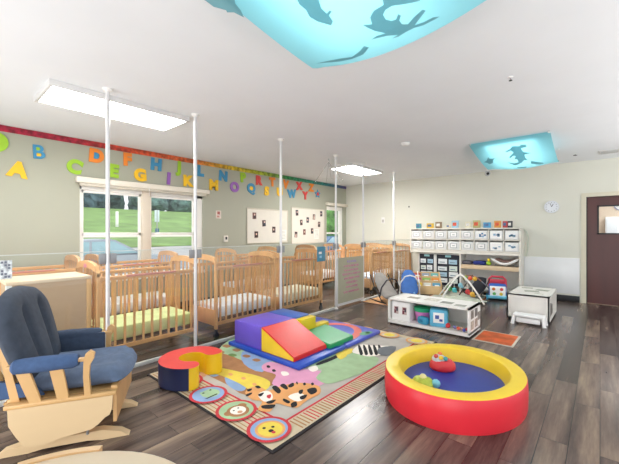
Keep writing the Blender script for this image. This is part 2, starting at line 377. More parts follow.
sea_cover(-.97, 1.2, 1.1, 1.38, .235, 'large aqua sea creature cloth over the nearest ceiling light', [
    ('fish_print', [(204.5, 0.0), (213.6, 6.8), (226.0, 10.2), (227.1, 12.4), (233.9, 12.4), (244.1, 17.6), (240.7, 10.2), (235.1, 3.4), (233.9, -4.5), (204.5, -4.5)]),
    ('whale_print', [(297.3, 0.0), (299.5, 4.5), (306.3, 10.2), (309.7, 17.0), (317.6, 21.5), (331.2, 25.3), (333.0, 21.5), (329.0, 15.4), (331.7, 11.3), (329.4, 10.6), (326.7, 13.6), (321.0, 7.9), (318.8, 0.0), (317.6, -4.5), (296.2, -4.5)]),
    ('shark_print', [(362.9, 25.2), (372.0, 24.2), (370.1, 17.4), (373.9, 10.7), (383.6, 4.8), (382.3, -2.9), (421.4, -2.9), (419.5, 1.0), (405.9, 3.9), (392.3, 5.8), (385.6, 9.7), (383.0, 14.5), (385.6, 19.4), (391.4, 20.9), (396.2, 19.4), (398.2, 14.0), (401.1, 15.5), (399.1, 20.4), (402.0, 24.2), (407.9, 24.2), (413.7, 17.4), (422.4, 9.7), (425.7, 10.7), (417.5, 21.3), (414.6, 25.2), (423.4, 22.3), (433.1, 17.4), (439.8, 16.5), (435.0, 19.4), (423.4, 25.2), (413.7, 28.1), (405.9, 32.0), (398.2, 36.8), (392.3, 38.4), (397.8, 34.9), (386.5, 35.9), (371.0, 39.7), (376.8, 35.9), (385.6, 33.3), (374.9, 31.0), (367.1, 27.5)]),
    ('tail_print', [(316, 63.5), (340, 58.5), (352, 57), (360, 51), (364, 46), (369, 47.5), (363, 54.5), (352, 59), (340, 61.5)])])
sea_cover(-1.03, 6.23, 1.04, 1.3, .24, 'aqua sea creature cloth over the far ceiling light by the clock', [
    ('turtle_print', [(483.8, 162.2), (486.7, 160.7), (487.2, 159.2), (488.2, 157.1), (489.6, 158.8), (492.5, 158.8), (495.4, 157.8), (493.0, 160.0), (493.0, 162.9), (489.6, 164.3), (487.4, 162.9)]),
    ('shark_print', [(505.3, 151.3), (510.0, 149.1), (512.2, 146.2), (520.1, 146.2), (520.1, 144.7), (526.0, 144.7), (526.7, 146.9), (520.9, 148.3), (523.1, 152.0), (531.0, 153.0), (524.5, 154.5), (525.2, 157.8), (527.8, 160.0), (523.8, 160.3), (521.6, 162.9), (515.1, 165.5), (507.1, 162.2), (514.3, 163.3), (518.7, 162.2), (517.2, 159.2), (514.3, 159.2), (515.8, 156.3), (513.6, 155.6), (510.0, 158.2), (509.2, 157.1), (513.6, 152.7), (510.7, 150.5), (506.3, 152.4)]),
    ('fish_print', [(531.0, 160.7), (535.4, 161.7), (542.7, 162.6), (543.8, 163.6), (539.8, 164.6), (531.0, 163.6)]),
    ('fish_print', [(516.8, 167.0), (526.7, 166.7), (526.0, 168.0), (518.0, 168.1)])])
sd = B().lathe([(0, 0), (.065, 0), (.065, -.02), (.045, -.04), (0, -.042)], (-2.28, 4.9, HC), mi=0)
tag(sd.build('smoke_detector', WHITE), 'round white smoke detector on the ceiling above the play area', 'smoke detector')
for (x, y, lb) in ((-.6, 3.42, 'small sprinkler head in the ceiling between the two blue covers'), (-.33, 7.5, 'dark sprinkler head in the ceiling near the clock')):
    s_ = thing('sprinkler_head', lb, 'sprinkler', (x, y, HC), 0, 'ceiling sprinklers')
    B().lathe([(0, 0), (.022, 0), (.018, -.008), (0, -.01)]).build('escutcheon', WHITE, s_)
    B().cyl((0, 0, -.01), (0, 0, -.03), .006).build('nozzle', GREYM, s_); B().cyl((0, 0, -.03), (0, 0, -.034), .014 if x < -.5 else .03).build('deflector', DARK, s_)
s_ = thing('ceiling_camera', 'small white security camera hanging from the ceiling behind the far blue cover', 'camera', (-1.86, 8.1, HC))
B().cyl((0, 0, 0), (0, 0, -.05), .03).build('mount', WHITE, s_)
B().ball((0, 0, -.095), .06).build('dome', M('#c8cacc', .25), s_); B().ball((.015, -.04, -.105), .032).build('lens', BLACK, s_)
s_ = thing('air_vent', 'white vent in the ceiling close above the door', 'vent', (.12, 7.65, HC))
B().b2(-.14, .14, -.14, .14, -.015, 0, 0, .004).build('vent_frame', M('#cfcfcd', .5, .02), s_)
v_ = B()
for i in range(5): v_.b2(-.11, .11, -.1+i*.045, -.08+i*.045, -.022, -.014)
v_.build('louvre', M('#b9b9b6', .5, .02), s_, smooth=0)

# wires fan down from a ceiling hook
s_ = thing('hanging_mobile_wires', 'thin wires fanning down from a ceiling hook beside the fourth pole', 'mobile', (-3.85, 5.0, HC))
hk = B(); hk.cyl((0, 0, 0), (0, 0, -.03), .012); hk.tube([(0, 0, -.03), (.02, 0, -.05), (0, 0, -.07), (-.015, 0, -.05)], .004); hk.build('hook', GREYM, s_)
for i in range(6):
    a = i*PI/3+.3; B().cyl((0, 0, -.065), (.28*math.cos(a), .28*math.sin(a), -.42), .0022, n=5).build('wire', M('#9a9a98', .4), s_)
B().tube([(.28*math.cos(i*PI/12), .28*math.sin(i*PI/12), -.42) for i in range(25)], .004, 6).build('hoop', GLASS, s_)

# ------------------------------------------------------------ partition: poles, glass, gate
XP = -3.58
names = ['second left', '', '', '', '', '']
pole_lb = ['white floor to ceiling pole nearest the rocking chair', 'white floor to ceiling pole between the first two cribs', 'white floor to ceiling pole behind the soft blocks',
           'white floor to ceiling pole at the hinge side of the sign gate', 'white floor to ceiling pole at the far side of the sign gate', 'farthest white floor to ceiling pole before the back wall']
YP = [1.175, 2.10, 3.49, 4.86, 5.78, 7.1]
for y, lb in zip(YP, pole_lb):
    p = thing('floor_to_ceiling_pole', lb, 'pole', (XP, y, 0), 0, 'partition poles')
    B().cyl((0, 0, 0), (0, 0, HC), .019, n=14).build('tube', POLE, p)
    B().lathe([(0, HC), (.045, HC), (.045, HC-.012), (.022, HC-.03), (0, HC-.03)]).build('ceiling_flange', WHITE, p)
    B().lathe([(0, 0), (.045, 0), (.045, .012), (.022, .03), (0, .03)]).build('floor_flange', WHITE, p)
    for s in (-1, 1): B().b2(-.014, .014, s*.018, s*.075, 1.07, 1.17, 0, .004).build('glass_clamp', M('#9a9c9e', .35, .03, metal=.5), p)
pan = [(.0, YP[0], 'left of the first pole in front of the changing table'), (YP[0], YP[1], 'between the first and second poles'), (YP[1], YP[2], 'between the second and third poles'),
       (YP[2], YP[3], 'between the third pole and the gate'), (YP[4], YP[5], 'past the sign gate'), (YP[5], 7.96, 'reaching the back wall')]
for a, c, lb in pan:
    g = thing('clear_screen', 'clear acrylic screen panel '+lb, 'screen', (XP, (a+c)/2, 0), 0, 'clear partition screens')
    hl = (c-a)/2-.024
    B().b2(-.003, .003, -hl, hl, .035, 1.185).build('sheet', GLASS, g, smooth=0)
    B().b2(-.006, .006, -hl, hl, 1.185, 1.192).build('top_edge', M('#c3cbc8', .3, .02), g, smooth=0)
    B().b2(-.02, .02, -hl, hl, 0, .035, 0, .004).build('floor_track', M('#c8cac8', .4, .02), g)
# gate with handwritten sign
g = thing('sign_gate', 'white framed gate carrying the grey green sign with pink writing', 'gate', (XP, (YP[3]+YP[4])/2, 0))
f = B(); hl = (YP[4]-YP[3])/2-.03
f.b2(-.02, .02, -hl, -hl+.05, .03, .9, 0, .005); f.b2(-.02, .02, hl-.04, hl, .03, .9, 0, .005); f.b2(-.015, .015, -hl, hl, .03, .09, 0, .004); f.b2(-.015, .015, -hl, hl, .86, .9, 0, .004)
f.build('gate_frame', M('#e4e5e4', .35, .01), g)
B().cyl((.02, -hl+.03, .5), (.02, -hl+.03, .62), .008).build('latch', GREYM, g)
PY0, PY1 = 4.90, 5.74
sg = thing('handwritten_sign', 'grey green poster with lines of pink handwriting on the gate', 'sign', (XP+.023, (PY0+PY1)/2, .085))
B().b2(0, .006, -(PY1-PY0)/2, (PY1-PY0)/2, 0, .82).build('board', M('#b1ae96', .7, .03), sg, smooth=0)
ink = B(); rr = random.Random(3)
lines = [(.74, .28), (.66, .50), (.58, .48), (.51, .58), (.43, .50), (.35, .36), (.27, .38), (.18, .52)]
for li, (zz, wl) in enumerate(lines):
    y = -wl/2
    while y < wl/2:
        st = rr.uniform(.028, .04); h_ = rr.choice([.025, .03, .045])
        pts = []
        for kx in range(9):
            a = kx/8*2*PI; pts.append((.0085, y+st*kx/8, zz+math.sin(a+rr.uniform(-.4, .4))*h_*.5))
        ink.tube(pts,   .006, 5, mi=1 if li == 0 else 0); y += st+rr.choice([.002, .002, .02])
ink.build('handwriting', [M('#d595aa', .6), M('#b098cc', .6)], sg, smooth=0)

# ------------------------------------------------------------ cribs
def make_crib(label, front_x, y0, sheet, ln=1.1, wood=WOOD, woody=WOODY, dp=.66, logo=False):
    """origin at near front corner, runs +Y; depth towards -X"""
    r = thing('baby_crib', label, 'crib', (front_x, y0, 0), 0, 'wooden cribs')
    for yy in (0.0, ln-.035):
        e = B(); y_ = yy
        # side posts
        for xx in (0, -dp+.05): e.b2(xx-.05, xx, y_, y_+.035, .12, .98, 0, .008)
        # arched crest between posts
        top = []; N = 12
        for i in range(N+1):
            x = -dp*i/N; top.append((x, .96+.115*(max(0, math.sin(PI*i/N))**.26)))
        bot = [(-dp*i/N, .93+.075*(max(0, math.sin(PI*i/N))**.26)) for i in range(N, -1, -1)]
        e.prism([(x, z) for x, z in top]+[(min(-.0, x), z) for x, z in bot][0:], (0, y_+.035, 0), (1, 0, 0), (0, 0, 1), .035)
        e.b2(-dp+.05, -.05, y_+.005, y_+.03, .16, .36, 0, .005)
        for k in range(5): xx = -.05-(dp-.1)*(k+1)/6; e.b2(xx-.007, xx+.007, y_+.01, y_+.026, .35, 1.03)
        en = e.build('end_panel', wood, r)
        if logo and yy == 0:
            B().lathe([(0, 0), (.05, 0), (.05, .002), (0, .002)], (0, 0, 0), 20, sx=1, sy=.45).build('maker_badge', M('#d98aa0', .5), en).matrix_local = Matrix.Translation((-dp/2, -.002, 1.025)) @ Matrix.Rotation(PI/2, 4, 'X')
    for xx in (-.03, -dp+.008):
        s = B(); s.b2(xx-.012, xx+.022, .035, ln-.035, .885, .925, 1, .008); s.b2(xx, xx+.02, .035, ln-.035, .17, .215, 1, .005)
        n = 11
        for k in range(n):
            yy = .035+(ln-.07)*(k+.5)/n; s.b2(xx+.001, xx+.017, yy-.0105, yy+.0105, .21, .89)
        s.build('side_panel', [wood, woody], r, smooth=0)
        if xx > -.1: B().b2(xx-.013, xx+.023, ln*.25, ln*.75, .9, .927, 0, .008).build('teething_guard', M('#c07a68', .4, .05), r)
    B().b2(-dp+.045, -.045, .045, ln-.045, .25, .40, 0, .035).build('mattress', sheet, r)
    for xx in (-.025, -dp+.025):
        for yy in (.02, ln-.02):
            c = B(); c.cyl((xx-.012, yy, .04), (xx+.012, yy, .04), .04, n=14); c.b2(xx-.02, xx+.02, yy-.012, yy+.012, .06, .13, 0, .004)
            c.build('caster', DARK, r)
    return r
SG = M('#c9d39a', .9, .12, 7); SW = M('#e9eaec', .9, .03, 5); SY = M('#e6e3cf', .9, .05, 14); SBL = M('#c6d4e2', .9, .05)
FX = -3.72
make_crib('light wood crib with pale green sheet just past the changing table', FX, 1.12, SG, 1.1, logo=True)
make_crib('light wood crib with white sheet behind the soft purple block', FX, 2.47, SW, 1.06)
make_crib('light wood crib with cream sheet and a teal card, left of the sign gate', FX, 3.62, SY, 1.04)
make_crib('light wood crib just past the sign gate in the front row', FX, 6.35, SBL, .95)
make_crib('light wood crib in the front row touching the back wall', FX, 7.38, SW, .98)
BXf = -4.95
make_crib('light wood crib beneath the left end of the window wall', BXf, .25, SW, 1.08, WOODD)
make_crib('light wood crib below the large window', BXf, 1.53, SW, 1.1, WOODD)
make_crib('light wood crib below the left bulletin board', BXf, 3.70, SW, 1.08, WOOD)
make_crib('darker wood crib below the right bulletin board', BXf, 5.95, SW, 1.1, WOODD)
make_crib('light wood crib in the corner in front of the narrow window', -4.42, 7.2, SBL, 1.0, WOODD)
# teal card hooked on crib 3
q = thing('teal_card', 'teal name card hooked over the rail of the crib beside the gate', 'card', (FX+.02, 4.60, .86))
B().b2(-.002, .006, -.12, .1, 0, .26, 0, .002).build('card', M('#1f88ad', .5, .06), q)
B().b2(.006, .008, -.08, .0, .13, .17).build('print', WH2, q, smooth=0); B().b2(.006, .008, -.06, .0, .06, .1).build('print', LBL, q, smooth=0)
# patterned card on the screen at far left
q = thing('pattern_card', 'black and white pattern card taped to the clear screen at far left', 'card', (XP+.004, .36, 1.0))
B().b2(0, .003, 0, .12, 0, .15).build('card', M('#cfd6e2', .6, .5, 30), q, smooth=0)
d_ = B()
for i in range(5):
    for j in range(6):
        if (i*7+j*3) % 4 < 2: d_.b2(.003, .0045, .01+i*.021, .025+i*.021, .01+j*.023, .027+j*.023)
d_.build('print', M('#6f7686', .6), q, smooth=0)

# changing table behind the glider
q = thing('changing_table', 'light wood changing table with flat pale top behind the rocking chair', 'changing table', (-3.72, .46, 0))
B().b2(-.5, 0.0, 0, .62, .925, .955, 0, .006).build('table_top', M('#e4cdb0', .45, .06, 5, stretch=(1, .2, 1)), q)
b_ = B(); b_.b2(-.03, -.01, .04, .6, .1, .925); b_.b2(-.48, -.46, .04, .6, .1, .925); b_.b2(-.48, -.01, .02, .04, .1, .925); b_.b2(-.48, -.01, .58, .6, .1, .925); b_.b2(-.47, -.02, .04, .58, .1, .13)
b_.build('body', M('#bda082', .5, .09, 4, stretch=(1, .3, 1)), q)
B().b2(-.035, .0, 0, .04, 0, .925, 0, .005).build('leg', WHITE, q)
for (x, y) in ((-.49, 0), (-.49, .58), (-.035, .58)): B().b2(x, x+.035, y, y+.04, 0, .925, 0, .005).build('leg', OAK, q)

# ------------------------------------------------------------ boards, letters, wall bits
def board(y0, y1, z0, z1, label):
    r = thing('bulletin_board', label, 'bulletin board', (XW, (y0+y1)/2, (z0+z1)/2)); hw = (y1-y0)/2; hh = (z1-z0)/2
    B().b2(.002, .014, -hw, hw, -hh, hh).build('backing', M('#ded9cd', .8, .02), r, smooth=0)
    f = B(); k = .022
    for a in ((-hw-k, -hw, -hh-k, hh+k), (hw, hw+k, -hh-k, hh+k), (-hw, hw, -hh-k, -hh), (-hw, hw, hh, hh+k)): f.b2(.002, .022, a[0], a[1], a[2], a[3], 0, .004)
    f.build('board_frame', M('#cfc8b6', .5, .02), r)
board(4.64, 5.86, 1.14, 1.88, 'left cream bulletin board with four snapshots pinned on it')
board(6.03, 7.30, 1.10, 1.97, 'right cream bulletin board with nine snapshots pinned on it')
def snapshot(u, v, label, grp, sz=(.10, .14), seed=0):
    y, z = onx(u, v, XW+.016); rr = random.Random(seed+int(u*10))
    r = thing('snapshot', label, 'photo', (XW+.0145, y, z), 0, grp); r.rotation_euler = (rr.uniform(-.08, .08), 0, 0)
    a, c = sz[0]/2, sz[1]/2
    B().b2(0, .002, -a, a, -c, c).build('paper', M('#b9a698', .5, .2, 18), r, smooth=0)
    p = B(); o1, o2 = rr.uniform(-.3, .3)*a, rr.uniform(-.2, .2)*c
    p.b2(.002, .003, -a*.9, a*.9, -c*.9, c*.9, rr.randint(0, 1)); p.b2(.003, .004, o1-a*.35, o1+a*.35, o2-c*.1, o2+c*.45, 2); p.b2(.003, .004, o1-a*.5, o1+a*.5, -c*.85, o2-c*.1, rr.randint(0, 2))
    p.build('picture', [M('#3b2b2a', .5, .2), M('#6b3f36' if rr.random() < .5 else '#2d3340', .5, .2), M('#d9b8a8', .5)], r, smooth=0)
for n, (u, v, lb) in enumerate([(254.4, 215.8, 'top left'), (264, 223.3, 'middle'), (273.8, 229.7, 'right'), (256.3, 234.6, 'bottom left')]):
    snapshot(u, v, 'small dark snapshot at the %s of the left bulletin board' % lb, 'snapshots on the left board', (.11, .15))
for n, (u, v, lb) in enumerate([(297, 212.8, 'top left corner'), (301.3, 222.5, 'left middle'), (307.7, 220, 'centre'), (314, 217, 'upper right of centre'), (321.2, 213.8, 'top right corner'),
                 (319.1, 224.4, 'right edge'), (312.1, 231, 'lower right'), (304.4, 232, 'lower centre'), (296, 234.6, 'bottom left corner')]):
    snapshot(u, v, 'small snapshot at the %s of the right bulletin board' % lb, 'snapshots on the right board', (.10, .15))
for y, z, lb in ((6.98, 1.32, 'white text sheet pinned low on the right bulletin board'), (5.72, 1.3, 'white text sheet at the right edge of the left bulletin board')):
    q = thing('notice_sheet', lb, 'notice', (XW+.0145, y, z)); B().b2(0, .002, -.1, .1, -.13, .13).build('sheet', M('#eceae2', .6), q, smooth=0)
    p = B()
    for i in range(6): p.b2(.002, .0028, -.08, .07, .09-i*.035, .097-i*.035)
    p.build('text_lines', M('#a5a49c', .6), q, smooth=0)
# alphabet
cols = {'y': M('#f0bf1e', .6, .03), 'b': M('#3f8fb8', .6, .03), 'g': M('#9dc92e', .6, .03), 'o': M('#ee8a2c', .6, .03), 'p': M('#9560b4', .6, .03), 'r': M('#dc4a45', .6, .03)}
cn = {'y': 'yellow', 'b': 'blue', 'g': 'green', 'o': 'orange', 'p': 'purple', 'r': 'red'}
AL = [('A', 18, 169.5, 'y'), ('B', 39, 152, 'b'), ('C', 74.5, 166.5, 'g'), ('D', 96.5, 156, 'o'), ('E', 114, 171, 'g'), ('F', 127.5, 159.5, 'o'), ('G', 140, 175, 'y'), ('H', 156, 164.5, 'b'), ('I', 168.5, 178.5, 'p'),
      ('J', 178, 168.5, 'g'), ('K', 188.5, 181, 'y'), ('L', 200.5, 171, 'b'), ('M', 213.5, 185, 'y'), ('N', 223, 176, 'b'), ('O', 234.3, 187, 'p'), ('P', 243, 177.5, 'g'), ('Q', 251, 189, 'b'), ('R', 259, 180.5, 'r'),
      ('S', 266.5, 191, 'y'), ('T', 272, 182, 'o'), ('U', 279.5, 192, 'y'), ('V', 285.5, 184.5, 'o'), ('W', 291.5, 193.7, 'b'), ('X', 299, 186, 'r'), ('Y', 305, 195.5, 'r'), ('Z', 311, 187.7, 'o')]
rot = Matrix(((0, 0, 1, 0), (1, 0, 0, 0), (0, 1, 0, 0), (0, 0, 0, 1)))
for i, (ch, u, v, c) in enumerate(AL):
    cu = bpy.data.curves.new('t', 'FONT'); cu.body = ch; cu.size = .26 if ch != 'I' else .27; cu.extrude = .008; cu.offset = .017 if ch != 'B' else .004; cu.align_x = 'CENTER'; cu.align_y = 'CENTER'
    to = bpy.data.objects.new('t', cu); col.objects.link(to)
    dg = bpy.context.evaluated_depsgraph_get(); me = bpy.data.meshes.new_from_object(to.evaluated_get(dg))
    bpy.data.objects.remove(to); bpy.data.curves.remove(cu)
    xs = [p.co.x for p in me.vertices]; ys = [p.co.y for p in me.vertices]
    cx_, cy_ = (min(xs)+max(xs))/2, (min(ys)+max(ys))/2
    me.transform(Matrix.Translation((-cx_, -cy_, 0))); me.transform(rot)
    me.materials.clear(); me.materials.append(cols[c]); me.name = 'letter_cutout'
    y, z = onx(u, v, XW)
    a = math.radians({'A': -8, 'C': -14, 'B': 3}.get(ch, random.Random(i).uniform(-6, 6)))
    o = bpy.data.objects.new('alphabet_letter', me); col.objects.link(o); o.location = (XW+.01, y, z); o.rotation_euler = (a, 0, 0)
    tag(o, 'big %s cutout letter %s on the wall under the border' % (cn[c], ch), 'letter', 'alphabet letters on the wall')
    fill = {'B': [((-.02, .045), 'g'), ((-.015, -.055), 'y')], 'D': [((-.02, 0), 'b')], 'Q': [((0, 0), 'y')]}.get(ch, [])
    for (fy, fz), fc in fill:
        s2 = .05 if ch != 'B' else .03
        B().b2(-.009, .003, fy-s2, fy+s2, fz-s2*1.1, fz+s2*1.1).build('centre_patch', cols[fc], o, smooth=0)
st = B(); pts = []
for k in range(10):
    a = PI/2+k*PI/5; rr_ = .12 if k % 2 == 0 else .065; pts.append((rr_*math.cos(a), rr_*math.sin(a)))
st.prism(pts, (0, 0, 0), (0, 1, 0), (0, 0, 1), .016, 0); y, z = onx(317.3, 194, XW)
o = place(st.build('star_cutout', cols['b'], smooth=0), (XW+.001, y, z)); tag(o, 'blue star cutout after the letter Z', 'star')
B().lathe([(0, 0), (.05, 0), (.05, .004), (0, .004)], n=14).build('centre_patch', cols['r'], o).matrix_local = Matrix.Translation((.016, 0, 0)) @ Matrix.Rotation(PI/2, 4, 'Y')
y, z = onx(-3, 142, XW)
st = B(); st.prism([(.13*math.cos(k*PI/8), .13*math.sin(k*PI/8)) for k in range(16)], (0, 0, 0), (0, 1, 0), (0, 0, 1), .016)
tag(place(st.build('wall_cutout', cols['g'], smooth=0), (XW+.001, y-.02, z)), 'green round cutout at the far left edge of the sage wall', 'wall decoration')
# thermostat, tag
q = thing('thermostat', 'small white thermostat on the sage wall right of the large window', 'thermostat', (XW, *onx(225.5, 239, XW)))
B().b2(0, .025, -.05, .05, -.06, .07, 0, .008).build('case', OFFW, q); B().b2(.025, .028, -.02, .025, -.01, .045).build('screen', DARK, q, smooth=0)
q = thing('wall_notice', 'small red and white tag on the sage wall right of the window blind', 'notice', (XW, *onx(218.5, 214.5, XW)))
B().b2(0, .004, -.06, .06, -.08, .08).build('card', M('#d8ccc2', .6, .1), q, smooth=0)
B().b2(.004, .005, -.03, .03, 0, .06).build('print', M('#b0605a', .6, .2), q, smooth=0); B().b2(.004, .005, -.04, .02, -.06, -.02).build('print', M('#c08a80', .6, .2), q, smooth=0)
q = thing('light_switch', 'small white switch plate on the back wall left of the far pole', 'switch', (-4.56, YB, 1.70))
B().b2(-.05, .05, -.008, 0, -.08, .08, 0, .003).build('plate', WHITE, q); B().b2(-.03, .03, -.01, -.008, -.06, .02).build('rocker', M('#b9b6b0', .5), q)
q = thing('wall_hook', 'tiny dark hook on the back wall above the storage unit', 'hook', (-3.8, YB, 2.04))
B().b2(-.015, .015, -.01, 0, -.02, .02, 0, .003).build('plate', DARK, q); B().cyl((0, -.01, 0), (0, -.03, .01), .006).build('peg', DARK, q)

# ------------------------------------------------------------ storage wall unit on the back wall
SY0 = 8.0; sw = M('#ebe7dc', .5, .03)
u_ = thing('storage_unit', 'tall white cubby unit full of labelled bins against the back wall', 'storage unit', (0, 0, 0))
XL, XM, XR = -3.58, -2.40, -1.24
b_ = B()
for x in (XL, XM, XR): b_.b2(x-.015, x+.015, SY0, YB-.002, 0 if x > XL else .86, 1.45)
b_.b2(XL, XR, SY0, YB-.002, 1.44, 1.465); b_.b2(XL, XR, SY0, YB-.002, 1.195, 1.215); b_.b2(XL, XR, SY0, YB-.002, .94, .965)
b_.b2(XL, XR, SY0+.01, SY0+.025, .88, .94)
for x0, x1 in ((XL, XM), (XM, XR)):
    for k in range(1, 4): xx = x0+(x1-x0)*k/4; b_.b2(xx-.009, xx+.009, SY0, YB-.002, .95, 1.45)
b_.b2(XL, XR, YB-.02, YB-.002, .86, 1.45)
b_.build('carcass', sw, u_, smooth=0)
b_ = B(); b_.b2(XM+.015, XR-.015, SY0+.02, YB-.002, .60, .635, 0, .004); b_.b2(XM+.015, XR-.015, SY0+.0, SY0+.02, .555, .645, 0, .004); b_.build('wooden_shelf', M('#dcc4a2', .5, .05), u_)
b_ = B(); b_.b2(XM, XR, YB-.02, YB-.004, .02, .86); b_.b2(XM+.015, XR-.015, SY0+.02, YB-.002, .1, .13); b_.build('lower_back', M('#d5d5d2', .5, .03), u_, smooth=0)
wordc = ['first', 'second', 'third', 'fourth']
FR = M('#8f959a', .5, .04)
for half, (x0, x1) in enumerate(((XL, XM), (XM, XR))):
    for row, zb in enumerate((1.216, .966)):
        for k in range(4):
            wc = (x1-x0)/4; cx_ = x0+wc*(k+.5); ww = wc-.035
            pic = half == 1 and k >= (1 if row == 0 else 2)
            r = thing('storage_bin', '%s, %s row, %s from left in the %s half of the cubby unit' % ('white picture bin' if pic else 'white labelled bin', ('upper', 'lower')[row], wordc[k], ('left', 'right')[half]), 'bin', (cx_, SY0+.012, zb), 0, 'labelled bins in the cubby unit')
            b_ = B(); b_.b2(-ww/2, ww/2, 0, .3, 0, .19, 0, .01); b_.build('tub', M('#dfe0df', .45, .03), r)
            if pic:
                B().b2(-ww/2+.02, ww/2-.02, -.004, 0, .02, .185).build('picture_card', WH2, r, smooth=0)
                p = B(); rr = random.Random(k*3+row)
                for _ in range(5):
                    a, c = rr.uniform(-.07, .05), rr.uniform(.04, .11); p.b2(a, a+rr.uniform(.03, .05), -.006, -.004, c, c+rr.uniform(.02, .05), rr.randint(0, 1))
                p.build('picture', [M('#4f7fa8', .5, .2, 20), M('#8fb4cf', .5, .2, 20)], r, smooth=0)
            else:
                f = B(); f.b2(-.072, .072, -.004, 0, .045, .15); f.build('label_frame', FR, r, smooth=0)
                f = B(); f.b2(-.062, .062, -.006, -.004, .054, .141); f.build('label', WH2, r, smooth=0)
                f = B(); f.b2(-.03, .03, -.007, -.006, .085, .105); f.build('label_text', M('#b5b8ba', .5), r, smooth=0)
# black pocket boards
for x0, x1, lb in ((-3.40, -3.02, 'narrow black display board with cards under the left bins'), (-2.98, -2.43, 'wide black display board with cards left of the open shelf')):
    r = thing('display_board', lb, 'display board', ((x0+x1)/2, SY0+.1, 0), 0, 'black card boards'); hw = (x1-x0)/2
    B().b2(-hw+.01, hw-.01, 0, .03, .12, .85).build('panel', M('#1d2330', .6, .1), r, smooth=0)
    f = B()
    for s in (-1, 1): f.b2(s*hw-.012, s*hw+.012, -.012, .03, 0, .86, 0, .003)
    f.b2(-hw, hw, -.01, .03, .84, .86, 0, .003); f.build('board_frame', WHITE, r)
    rr = random.Random(int(hw*100)); nc = 2
    B().b2(-.06, .07, -.006, 0, .78, .83).build('title_card', M('#9ed0d6', .5), r, smooth=0)
    for j, z in enumerate((.62, .46, .32, .18)):
        for k in range(nc):
            wc = (2*hw-.06)/nc; cx_ = -hw+.03+wc*(k+.5)+rr.uniform(-.01, .01)
            cw = wc*rr.uniform(.36, .44); chh = rr.uniform(.045, .06)
            B().b2(cx_-cw, cx_+cw, -.006, 0, z-.0, z+chh*2).build('card', [M('#e8ecee', .5, .02), M('#a9c9dc', .5, .08, 12), M('#d5e0d8', .5, .06, 12)][rr.randint(0, 2)], r, smooth=0)
            B().b2(cx_-cw*.7, cx_+cw*.5, -.008, -.006, z+.03, z+.05).build('card_print', M('#7f98a5', .5, .1), r, smooth=0)
# objects on top of the storage unit
tops = [(418.5, .13, .12, '#3f8f9c', 'teal picture book', 'above the first bin'), (430, .17, .12, '#e0b83c', 'yellow and white picture book', 'above the second bin'), (438.5, .15, .15, '#8a7458', 'brown photo book', 'above the third bin'), (448, .1, .09, '#e8ddc8', 'small cream figurine box', 'between the brown and pale blue books'),
        (455, .15, .17, '#a5cbdd', 'pale blue picture book', 'above the fourth bin'), (468, .12, .14, '#e9e3c8', 'cream picture book', 'above the fifth bin'), (476.5, .15, .17, '#b5b27a', 'olive picture book', 'above the sixth bin'), (487, .15, .12, '#4f9cc8', 'bright blue picture book', 'above the seventh bin'),
        (497.5, .13, .15, '#e0a050', 'orange toy box', 'right of the bright blue book'), (505, .09, .14, '#c04848', 'red book', 'second from the right end'), (510, .09, .14, '#33373c', 'black book', 'at the right end')]
for u, ww, hh, c, nm, wh in tops:
    s = math.sin(YAW); cc = math.cos(YAW); tt = (u-309.5)/FPX; k = (SY0+.08)/(cc+s*tt); x = (-s+cc*tt)*k
    r = thing('picture_book', '%s standing on the storage unit %s' % (nm, wh), 'book', (x, SY0+.08, 1.4655), 0, 'books on top of the storage unit')
    B().b2(-ww/2, ww/2, 0, .03, 0, hh, 0, .003).build('cover', M(c, .5, .15, 15), r)
    B().b2(-ww*.35, ww*.2, -.002, 0, hh*.3, hh*.75).build('cover_picture', M(['#f2efe2', '#4f6f9a', '#d85a3a'][int(u) % 3], .5, .3, 25), r, smooth=0)
# curved hose beside the unit
q = B(); q.tube([(-1.18, 8.37, .86), (-1.15, 8.37, 1.05), (-1.14, 8.37, 1.25), (-1.17, 8.36, 1.38), (-1.21, 8.3, 1.42)], .012, 8)
tag(q.build('flexible_pipe', M('#c9cfc0', .5)), 'pale curved pipe hanging at the right side of the storage unit', 'pipe')
# things on the open shelf
q = thing('folded_pillow', 'navy blue cushion lying on the open shelf of the storage unit', 'cushion', (-2.02, 8.14, .6455))
B().box((0, 0, .045), (.26, .2, .09), 0, .04).build('pillow', M('#27347e', .8, .08), q)
q = thing('grey_cushion', 'dark grey cushion left of the navy one on the open shelf', 'cushion', (-2.28, 8.14, .6455))
B().box((0, 0, .04), (.2, .22, .08), 0, .038).build('pillow', M('#5a5860', .8, .08), q)
q = thing('plush_toy', 'small green and yellow plush toy on the open shelf', 'toy', (-1.83, 8.08, .6455))
B().ball((0, 0, .05), .05, sc=(1, 1, 1)).build('body', LGRN, q); B().ball((.0, 0, .12), .035).build('head', YEL, q)
q = thing('baby_swing_tray', 'white crescent shaped baby seat shell on the open shelf', 'baby seat', (-1.52, 8.12, .6455))
b_ = B(); P = [(-.27+.52*i/12, -.06, .17-.12*math.sin(PI*i/12)) for i in range(13)]; b_.tube(P, [.015]+[.04]*11+[.015], 10, flat=.7); b_.build('shell', WH2, q)
b_ = B(); P = [(-.2+.42*i/10, .06, .15-.07*math.sin(PI*i/10)) for i in range(11)]; b_.tube(P, [.02]+[.05]*9+[.02], 10); b_.build('liner', M('#8c6f66', .8, .2), q)
b_ = B(); b_.cyl((-.2, 0, 0), (-.15, 0, .08), .01); b_.cyl((.2, 0, 0), (.15, 0, .08), .01); b_.cyl((0, 0, 0), (0, 0, .05), .02); b_.build('stand', GREYM, q)

